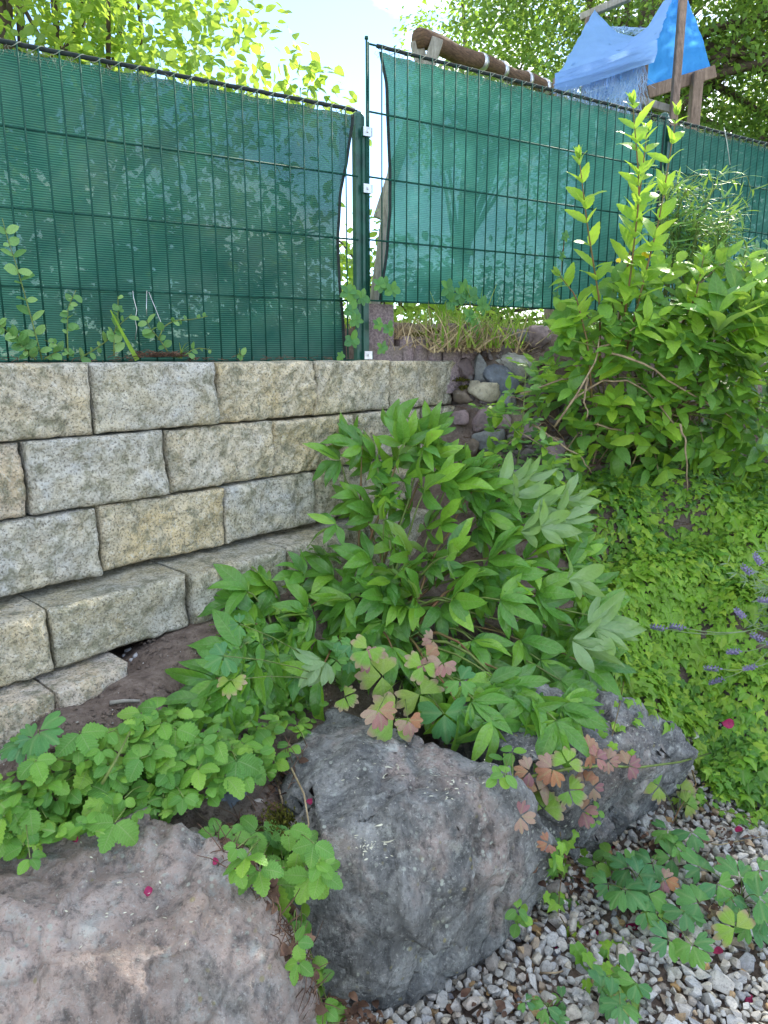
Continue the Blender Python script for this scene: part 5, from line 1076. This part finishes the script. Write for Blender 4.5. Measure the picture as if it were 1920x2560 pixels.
stem(P, .0042, .0026, M_STEM, e)
herb('columbine', 'columbine at the ivy edge with two pink-rimmed leaves', 'columbine', CG, (1690,2060), [(1648,1965,.9,'columy'),(1702,1975,1.0,'columy'),(1716,2009,1.0,'columy')], .050, ['columy'], T_COL, 1.4, upb=(0, -.8, .8))
herb('columbine', 'blue-green columbine rising from gravel under the pink-rimmed leaves', 'columbine', CG, (1660,2140), [(1669,2073,1.),(1729,2080,1.1),(1686,2110,.9),(1679,2144,.9),(1632,2157,1.)], .050, ['colum'], T_COL, 1.5, lifth=.08)
herb('columbine', 'wide columbine spreading over the gravel, one small purple leaf in it', 'columbine', CG, (1620,2290), z8([(1100,460,1.1),(1040,520,1.1),(1140,540,1.1),(1210,480,.7,'columr'),(1060,430,1.0),(1180,640,1.0,'columy'),(1230,740,1.0),(1130,620,.8),(1330,760,.9),(1300,620,1.1),(970,500,.8)]), .050, ['colum'], T_COL, 1.5, lifth=.07)
herb('columbine', 'columbine at the right edge of the gravel with overlapping green leaves', 'columbine', CG, (1850,2260), z8([(1370,430,1.),(1440,500,1.1),(1540,470,1.1),(1620,560,1.1),(1360,580,1.0),(1620,440,1.0),(1500,560,.9),(1640,640,1.0),(1520,690,1.1,'columy'),(1580,670,1.0)]), .050, ['colum'], T_COL, 1.5, lifth=.08)
herb('columbine', 'small columbine in the lower middle of the gravel with one yellow leaf', 'columbine', CG, (1545,2480), z8([(1060,890,.9),(1090,930,.9),(940,950,.9),(980,990,.9),(1020,1020,.8),(1060,1000,.8,'columy'),(960,900,.8)]), .046, ['colum'], T_COL, 1.5, lifth=.05)
herb('columbine', 'tiny columbine seedling near the bottom edge of the gravel', 'columbine', CG, (1370,2540), z8([(700,1030,.8),(720,1080,.9),(610,1005,.6),(770,1000,.6)]), .040, ['colum'], T_COL, 1.5, lifth=.03)
herb('clover_plant', 'little clover-like seedling against the right side of the tall boulder', 'seedling', None, (1295,2310), z8([(575,610,.9),(575,665,.9),(600,640,.7)]), .034, ['straw'], T_OVAL, 2.0, lifth=.03)
herb('clover_plant', 'little three-leaved seedling on the gravel below the long boulder', 'seedling', None, (1500,2180), z8([(970,370,1.),(910,420,1.),(1000,395,.8)]), .040, ['straw'], T_OVAL, 1.6, lifth=.03)
herb('clover_plant', 'small light green clover hanging at the notch between the boulders', 'seedling', None, (1270,1960), [(1262,1900,1.),(1262,1935,1.),(1280,1880,.8),(1245,1945,.7)], .036, ['straw'], T_OVAL, 2.0, lifth=.03)
herb('clover_plant', 'single soil weed with loose lobed leaves left of the lone strawberry', 'seedling', None, (92,1890), z2([(210,190,1.1),(120,260,1.),(180,230,.8)]), .045, ['colum'], T_COL, 1.3, lifth=.06)
herb('clover_plant', 'three small clovers on the dark wall of the long boulder', 'seedling', None, (1490,2050), [(1478,2043,.7),(1494,2025,.7),(1487,2052,.6)], .028, ['straw'], T_OVAL, 2.0, lifth=.015, stems=False)
def ivy_trail(label, path, n_, size, seed, spread=22, mat='ivy'):
    Rv = random.Random(seed); P = [lift(*p, .012) for p in path]; e = empty('ivy_vine', P[0], label, 'ivy', 'ivy vines'); P_ = A(P); m = len(P)
    stem(P_, .0016, .001, M_STEMR, e, 'stem', 4); Lv = Leaves()
    for k in range(n_):
        t = Rv.random()*(m-1); j = min(int(t), m-2); px = path[j][0]*(1-(t-j))+path[j+1][0]*(t-j)+Rv.gauss(0, spread); py = path[j][1]*(1-(t-j))+path[j+1][1]*(t-j)+Rv.gauss(0, spread*.6)
        c, nn = hit(px, py); nn = nrm(nn+A([Rv.gauss(0, .35), -.35+Rv.gauss(0, .3), .35])); dn = nrm(A([Rv.gauss(0, .5), -.4, -.7])); dn = nrm(dn-nn*(dn@nn)*.9); Lv.add(T_IVY, c+nn*Rv.uniform(.008, .025), dn, nn, size*Rv.uniform(.7, 1.3), mat)
    Lv.build(e, 300); return e
ivy_trail('ivy vine in the notch right of the tall boulder, dark pointed leaves', [(1400,2080),(1410,2150),(1400,2220),(1395,2290)], 26, .036, 1, 26)
ivy_trail('ivy vine creeping down the gravel in the lower middle, light veined leaves', [(1400,2290),(1430,2340),(1470,2370),(1500,2420),(1510,2470)], 18, .034, 2, 30)
ivy_trail('ivy vine spilling over the middle of the long boulder', [(1560,1640),(1560,1700),(1550,1760),(1530,1840)], 34, .026, 3, 34)
ivy_trail('ivy vine at the back of the long boulder beneath the peony tips', [(1600,1700),(1640,1760),(1660,1800)], 34, .028, 4, 34)
ivy_trail('short ivy vine in the dark hollow behind the tall boulder', [(1180,1760),(1210,1790),(1225,1830)], 10, .026, 5, 16)
ivy_trail('ivy fringe trailing from the carpet onto the gravel', [(1740,1980),(1780,2020),(1860,2040),(1930,2050)], 40, .032, 6, 26)

# vines and seedlings along the top of the wall
def sprig(label, path, n_, size, mat, tl, seed, name='periwinkle', cat='plant', off=.03, alt=False, mst=M_STEM, r=.0022):
    Rv = random.Random(seed); P = A([fence_at(*p, off+Rv.uniform(0, .01)) for p in path]); e = empty(name, P[0], label, cat, 'creepers against the fence'); m = len(P)
    t_ = np.linspace(0, m-1, 12); C = np.c_[[np.interp(t_, range(m), P[:, k]) for k in range(3)]].T; stem(C, r, .0009, mst, e, 'stem', 4); Lv = Leaves()
    for k in range(n_):
        t = (k+.6)/n_*(m-1); c = A([np.interp(t, range(m), P[:, q_]) for q_ in range(3)]); d0 = nrm(P[min(m-1, int(t)+1)]-P[int(min(t, m-2))]); x = nrm(np.cross(d0, FN))
        for s_ in (-1, 1):
            if Rv.random() < .16: continue
            Lv.add(tl, c+d0*Rv.gauss(0, .006), nrm(x*s_*Rv.uniform(.5, 1.1)+d0*Rv.gauss(.3, .4)+FN*Rv.uniform(-.1, .9)), nrm(FN*.9+A([Rv.gauss(0, .55), Rv.gauss(0, .3), .6])), size*Rv.uniform(.5, 1.3)*(1-.25*t/m), mat)
    Lv.build(e, 300); return e
sprig('tallest creeper with round leaves at the left edge of the fence', [(105,900),(85,820),(60,730),(40,660),(20,600),(5,545)], 10, .040, 'oval', T_OVAL, 1)
sprig('creeper with round pale leaves, second from the left edge', [(170,895),(168,820),(170,770),(190,725)], 9, .032, 'oval', T_OVAL, 2)
sprig('low bushy creeper at the left edge above the wall', [(80,895),(50,860),(20,830),(-5,810)], 8, .034, 'oval', T_OVAL, 3)
sprig('creeper leaning left above the first wall joint, low round leaves', [(90,900),(70,880),(50,850),(35,820)], 8, .034, 'oval', T_OVAL, 4)
sprig('branching creeper left of the yellow grass blade', [(285,890),(285,840),(295,790),(295,740)], 8, .034, 'oval', T_OVAL, 5)
sprig('creeper under the grass blade with spreading leaves', [(200,895),(235,875),(270,850),(300,810),(330,785)], 8, .034, 'oval', T_OVAL, 6)
sprig('vine leaf pair climbing toward the hanging wires', [(420,880),(400,850),(375,820),(365,800)], 4, .036, 'oval', T_OVAL, 7)
sprig('thin vine running right with small leaf pairs below the mesh', [(395,850),(410,815),(440,800),(470,800),(500,795),(520,790)], 5, .026, 'oval', T_OVAL, 8)
sprig('little creeper on the block edge near the middle of the left fence', [(460,890),(480,875),(500,870),(530,875)], 4, .028, 'oval', T_OVAL, 9)
sprig('tiny creeper at the right part of the left fence, on the block edge', [(610,892),(600,885),(598,870)], 3, .028, 'oval', T_OVAL, 10)
sprig('creeper with round leaves filling the foot of the fence near the left', [(110,898),(140,880),(165,870),(110,850)], 7, .032, 'oval', T_OVAL, 12)
q = Soup(); a = fence_at(343, 900, .05); q.add([strip(.045, 8, lambda t: 1-.75*t, .3, -.25, 0, 1)][0], frame(fence_at(273, 775, .05)-a, FN)*np.linalg.norm(fence_at(273, 775, .05)-a), a, .6); tag(q.build('grass_stalk', G['shoot'], None, True), 'long yellow-green grass stalk leaning left on top of the wall', 'grass stalk')
q = Soup()
for k in range(7): a = fence_at(430+k*4, 896, .04); q.add(T_BLADE[1], frame(nrm(FT*(.8-.15*k)+A([0, 0, .5])+FN*.3), [0, 0, 1])*.09, a, k/7)
tag(q.build('grass_tuft', G['grass'], None, True), 'small tuft of bent grass on the block edge beneath the vine', 'grass tuft')
q = Soup()
for _ in range(460):
    s = Ra.choice([Ra.uniform(-1.6, -.15), Ra.gauss(-.80, .05), Ra.gauss(-.80, .05)]); p = fpt(s, Ra.uniform(.02, .06), 1.334+Ra.uniform(0, .012)+(.012 if abs(s+.8) < .08 else 0)); a_ = Ra.uniform(0, 6.28); q.tube([p, p+A([math.cos(a_), math.sin(a_), Ra.uniform(-.1, .5)])*Ra.uniform(.008, .03)], .0011, .0006, 3, Ra.random(), cap=False)
tag(q.build('dry_litter', M_LITTER), 'dry brown needles and litter on top of the wall along the fence', None, None, 'stuff')
def palm5(label, pts, size, name='virginia_creeper', off=.02, mat='colum', root=None):
    P0 = fence_at(*pts[0], off); e = empty(name, P0, label, 'creeper', 'creepers against the fence'); Lv = Leaves(); R_ = random.Random(int(pts[0][0]))
    for (x, y) in pts:
        c = fence_at(x, y, off+R_.uniform(0, .03))
        for k in range(5): a = k*1.2566+R_.uniform(-.2, .2); Lv.add(T_OVAL, c, nrm(FT*math.cos(a)+A([0, 0, math.sin(a)])+FN*.15), nrm(FN+A([R_.gauss(0, .2), 0, .3])), size*R_.uniform(.8, 1.15), mat)
    if len(pts) > 1: stem([fence_at(*p, off) for p in pts], .0016, .001, M_STEMR, e, 'stem', 4)
    Lv.build(e); return e
palm5('five-fingered creeper climbing beside the foot of the post', [(880,850),(890,800),(880,775),(880,738),(905,745),(870,730)], .034)
palm5('five-fingered creeper leaf on the block edge at the end of the left screen', [(852,890)], .020)
palm5('creeper leaves at the lower corner of the raised screen right of the post', [(962,716),(980,725),(948,712)], .034)
palm5('creeper leaves in front of the tall square palisade', [(945,812),(972,822),(955,870)], .028)
palm5('creeper hanging on the bottom edge of the raised screen, lobed leaves', [(1120,720),(1150,735),(1180,740),(1130,755),(1205,765),(1160,720)], .038, mat='colum')
palm5('creeper leaf dangling above the straw below the raised screen', [(1175,790),(1187,815)], .034)
palm5('creeper shoots low on the raised screen beside the shrub', [(1405,640),(1412,590),(1400,700),(1390,740)], .024)
# weedy leaf bits right edge: geranium
palm5('pale lobed leaves at the right frame edge in front of the farthest screen', [(1860,640),(1890,625),(1905,660),(1870,690),(1915,640)], .045, name='geranium', off=.25)

# rose shoot and neighbours at the end of the wall
ro = empty('rose_bush', atY(1290, 1230, 2.5), 'upright rose shoot with small paired leaflets in front of the rubble', 'rose'); Lr = Leaves()
def pinn(path, Y, nl, size, mat, r=.003, st=M_STEM, leafy=.25):
    P = A([atY(x, y, Y+dy) for x, y, dy in path]); m = len(P); f = lambda t: A([np.interp(t*(m-1), range(m), P[:, k]) for k in range(3)]); stem([f(t) for t in np.linspace(0, 1, 9)], r, .001, st, ro)
    for k in range(nl):
        t = leafy+(1-leafy)*(k+.5)/nl; c = f(t); d = nrm(f(min(1, t+.02))-f(t-.02))
        a = k*2.4; h = nrm(A([math.cos(a), math.sin(a)*.6-.2, .25])); L_ = size*2.4; x = nrm(np.cross(h, [0, 0, 1]))
        for u_ in (.35, .65, 1.): 
            b = c+h*L_*u_*.8+A([0, 0, -.006*u_])
            for s_ in (-1, 1): Lr.add(T_OVAL, b, nrm(x*s_+h*.5), nrm(A([0, -.4, 1])+A([random.gauss(0, .2), 0, 0])), size, mat if t < .85 else 'shoot')
        Lr.add(T_OVAL, c+h*L_*.85, h, nrm([0, -.4, 1]), size*1.1, mat if t < .85 else 'shoot')
pinn([(1280,1230,0),(1300,1120,0),(1310,1010,0),(1316,905,0)], 2.5, 15, .026, 'oval', .004)
pinn([(1300,1090,0),(1260,1040,0),(1200,1010,0)], 2.46, 6, .026, 'shrub', .002)
pinn([(1205,1190,0),(1220,1150,0),(1290,1095,0)], 2.44, 5, .026, 'shrub', .0022, M_TWIG, .1)
pinn([(1300,1080,0),(1380,1130,0),(1430,1150,0)], 2.46, 4, .024, 'oval', .002, M_TWIG)
pinn([(1340,1260,0),(1350,1200,0),(1370,1150,0)], 2.4, 6, .026, 'oval', .002)
pinn([(1350,1300,0),(1400,1260,0),(1450,1230,0)], 2.35, 6, .026, 'oval', .002)
pinn([(1300,1000,0),(1350,960,0),(1380,900,0)], 2.55, 5, .03, 'shoot', .002)
Lr.build(ro)

# lavender
la = empty('lavender', atY(2010, 1560, 2.0), 'lavender with grey-green stems arching in from the right edge, violet spikes', 'lavender'); Ll = Leaves()
Rl = random.Random(4); sp = [(1877,1433,-1),(1660,1571,-1),(1706,1569,-1),(1858,1541,-1),(1904,1598,-1),(1846,1628,0),(1796,1672,-1),(1804,1697,-1),(1885,1666,-1),(1901,1408,0),(1925,1500,0),(1940,1620,0)]
root_ = atY(2040, 1480, 2.12)
for (x, y, sd_) in sp:
    t_ = atY(x, y, 1.98); P = curve(root_+A([0, Rl.gauss(0, .03), Rl.gauss(0, .05)]), t_, (0, -.02, -.03-.03*Rl.random()), 9); stem(P, .0017, .0013, M_LAVST, la, 'stem', 4)
    d = nrm(P[-1]-P[-2]); q = Soup()
    for k in range(46):
        u_ = k/46; a = k*2.4; rr = .0065*(1-.4*u_); c = t_+d*(u_*.042)+A([math.cos(a), 0, math.sin(a)])*rr*.6; q.add(T_OVAL[k % 3], frame(nrm(A([math.cos(a), -.2, math.sin(a)])+d*.8), d)*.0085, c, Rl.random())
    q.build('flower_spike', M_PURPLE, la, True)
for _ in range(60):
    a = root_+A([Rl.gauss(-.02, .05), Rl.gauss(-.05, .05), Rl.gauss(.0, .09)]); b = a+A([Rl.uniform(-.20, .0), Rl.uniform(-.08, .03), Rl.uniform(-.06, .14)]); P = curve(a, b, (0, 0, -.02), 6); stem(P, .0012, .0008, M_LAVST, la, 'stem', 3)
    for k in range(1, 6):
        for _2 in range(3): Ll.add(T_NARROW, P[k], nrm(nrm(b-a)+A([Rl.gauss(0, .7), Rl.gauss(0, .5), Rl.gauss(0, .7)])), nrm([0, -1, .5]), Rl.uniform(.025, .04), 'lav')
Ll.build(la, 300)

# ------------------------------------------------------------------ petals, dead leaves, twigs
T_PETAL = [strip(.42, 6, oblong, .5, c, 0, 2, .12, .5, k) for k, c in enumerate((.7, 1.3, -.6))]
PT = [(193,2104,24,'deep pink petal on the rim of the flat boulder, under the strawberry leaves'),(362,2236,32,'purple petal curled in a hollow of the flat boulder'),(535,2158,24,'orange and pink petal at the right corner of the flat boulder'),(774,2004,26,'upright magenta petal beside the tall boulder, near the white stone'),(1300,1812,24,'dark magenta petal on the long boulder under the peony tips'),
 (1475,1622,22,'dark red petal caught under the rightmost peony leaves'),(1537,2118,30,'crumpled magenta petal on the gravel just below the long boulder'),(1596,2148,20,'small red petal above the wide columbine'),(1598,2062,16,'tiny purple petal in the shade where gravel meets the long boulder'),(1857,2080,26,'bright pink petal on the gravel at the far right below the ivy'),
 (1580,2318,38,'largest pink petal, flat on grey gravel left of the wide columbine'),(1388,2370,20,'magenta petal left of the light-veined ivy'),(1490,2326,34,'faded salmon petal beside the light-veined ivy'),(1603,2384,34,'upright magenta petal between two pale stones'),(1658,2378,44,'long crumpled magenta petal below the wide columbine'),(1698,2335,34,'dark magenta petal folded among the lower columbine leaves'),
 (1805,2385,34,'narrow magenta petal on bare gravel toward the right'),(1868,2503,30,'pink petal near the lower right corner'),(1642,1364,22,'red petal lying high on the ivy carpet'),(1818,1808,36,'dark red petal low on the ivy carpet near the lavender')]
Rt = random.Random(6)
for (x, y, sz, lab) in PT:
    c, n_ = hit(x, y); up = y < 1850 and x > 1600; c = c+(nrm(EYE-c)*.07 if up else n_*.003); k = np.linalg.norm(c-EYE)/FPX
    a = Rt.uniform(0, 6.28); h = nrm([math.cos(a), math.sin(a)-.2, .25]); q = Soup(); q.add(T_PETAL[Rt.randrange(3)], frame(h, nrm(n_+A([Rt.gauss(0, .4), -.3, .2])))*sz*k*.72, c-h*sz*k*.5+n_*.003, Rt.random())
    tag(q.build('petal', M_PETAL, None, True), lab, 'petal', 'fallen petals')
q = Soup(); 
for _ in range(330):   # straw, dead leaves and debris in the cracks
    t = Rt.random(); P0 = [(740,1900),(640,2060),(560,2110),(700,2260),(760,2420),(830,2530)]; j = min(4, int(t*5)); f_ = t*5-j; x = P0[j][0]*(1-f_)+P0[j+1][0]*f_+Rt.gauss(0, 16); y = P0[j][1]*(1-f_)+P0[j+1][1]*f_+Rt.gauss(0, 16)
    c, n_ = hit(x, y); a = Rt.uniform(0, 6.28); l = Rt.uniform(.015, .07)
    if Rt.random() < .75: d = nrm([Rt.gauss(0, .5), Rt.gauss(0, .5), Rt.gauss(.1, .5)]); q.tube([c+n_*.004, c+d*l*.5+n_*.01, c+d*l+n_*.004], .0013, .0007, 3, Rt.random(), cap=False)
    else: q.add(T_BUSH[Rt.randrange(3)], frame([math.cos(a), math.sin(a), .3], nrm(n_+A([Rt.gauss(0, .4), Rt.gauss(0, .4), .3])))*Rt.uniform(.02, .035), c+n_*.005, Rt.random())
for (cx, cy, n2, sx) in ((1420,2190,60,38),(1400,2130,20,20),(1640,2110,30,30),(1830,2080,30,50),(880,2530,60,30),(1230,2530,20,60),(1500,2200,26,20),(1780,2250,24,40)):
    for _ in range(n2):
        c, n_ = hit(cx+Rt.gauss(0, sx), cy+Rt.gauss(0, sx*.6)); a = Rt.uniform(0, 6.28); q.add(T_BUSH[Rt.randrange(3)], frame([math.cos(a), math.sin(a), Rt.uniform(-.1, .5)], nrm([Rt.gauss(0, .5), Rt.gauss(0, .5), 1]))*Rt.uniform(.012, .03), c+A([0, 0, .003]), Rt.random())
tag(q.build('dead_leaves', M_LITTER, None, True), 'brown dead leaves and straw caught between boulders and on gravel', None, None, 'stuff')
q = Soup()
for _ in range(230):   # pale fallen flower bits on the boulders and leaves
    cx, cy, s_ = Rt.choice([(990,1930,60),(1240,1880,50),(930,2120,30),(1420,1800,90),(1550,1850,60),(300,2250,140),(960,1850,50),(1130,1960,50)]); c, n_ = hit(cx+Rt.gauss(0, s_), cy+Rt.gauss(0, s_*.5)); a = Rt.uniform(0, 6.28)
    q.add(T_OVAL[Rt.randrange(3)], frame([math.cos(a), math.sin(a), .1], n_)*A([.4, 1, 1])*Rt.uniform(.003, .010), c+n_*.002, Rt.random())
for (x, y) in ((985,1922),(998,1930),(975,1935),(940,2085),(950,2100),(925,2115),(935,2065),(960,2110),(905,2120)):
    c, n_ = hit(x, y); a = Rt.uniform(0, 6.28); q.add(T_NARROW[1], frame([math.cos(a), math.sin(a), .2], n_)*.032, c+n_*.003, Rt.random())
tag(q.build('flower_bits', plain('pale_flower_bits', (.62, .62, .50), (.45, .43, .32), 90, .8), None, True), 'pale fallen flower bits on boulders and leaves', None, None, 'stuff')
def twig(pts, r, label, mat=M_TWIG, h=.01, name='twig'):
    P = [lift(x, y, h) for x, y in pts]; return tag(Soup().tube(P, r, r*.6, 5).build(name, mat, None, True), label, 'twig')
twig([(275,1757),(310,1752),(350,1752)], .006, 'thick grey stick half buried in the soil left of the peony', M_WOODG, .004)
twig([(690,1945),(705,2000),(718,2070)], .0028, 'thin upright twig leaning on the tall boulder, nearest the white stone')
twig([(728,1920),(760,1985),(772,2060),(735,2180),(705,2260)], .0022, 'long yellow stalk running down the left face of the tall boulder', M_STRAW, .02)
twig([(1350,2433),(1390,2432),(1430,2422)], .0028, 'pale curved twig on the gravel below the light-veined ivy', M_TWIG)
twig([(1545,2165),(1560,2145),(1590,2130)], .002, 'short straw standing against the gravel by the wide columbine', M_STRAW)
twig([(1740,2105),(1800,2112),(1915,2090)], .0018, 'long straw lying across the gravel at the right', M_STRAW)
twig([(1730,1925),(1740,1960),(1700,2020),(1680,2060)], .0028, 'bare reddish stem beside the pink-rimmed columbine leaves', M_STEMR, .03)
twig([(290,2075),(340,2050),(400,2025),(470,2030)], .0018, 'dry stalk lying along the back rim of the flat boulder', M_TWIG)
twig([(560,2080),(500,2040),(470,2010)], .004, 'dark brown root end at the back of the crack between boulders', M_BARK)
twig([(1110,1810),(1170,1830),(1235,1870)], .0012, 'fine yellow stalk trailing over the top of the tall boulder', M_STEM)
twig([(255,1960),(290,1900),(325,1830)], .0035, 'hairy green flower stalk rising between strawberry plants', M_STEM, .07)
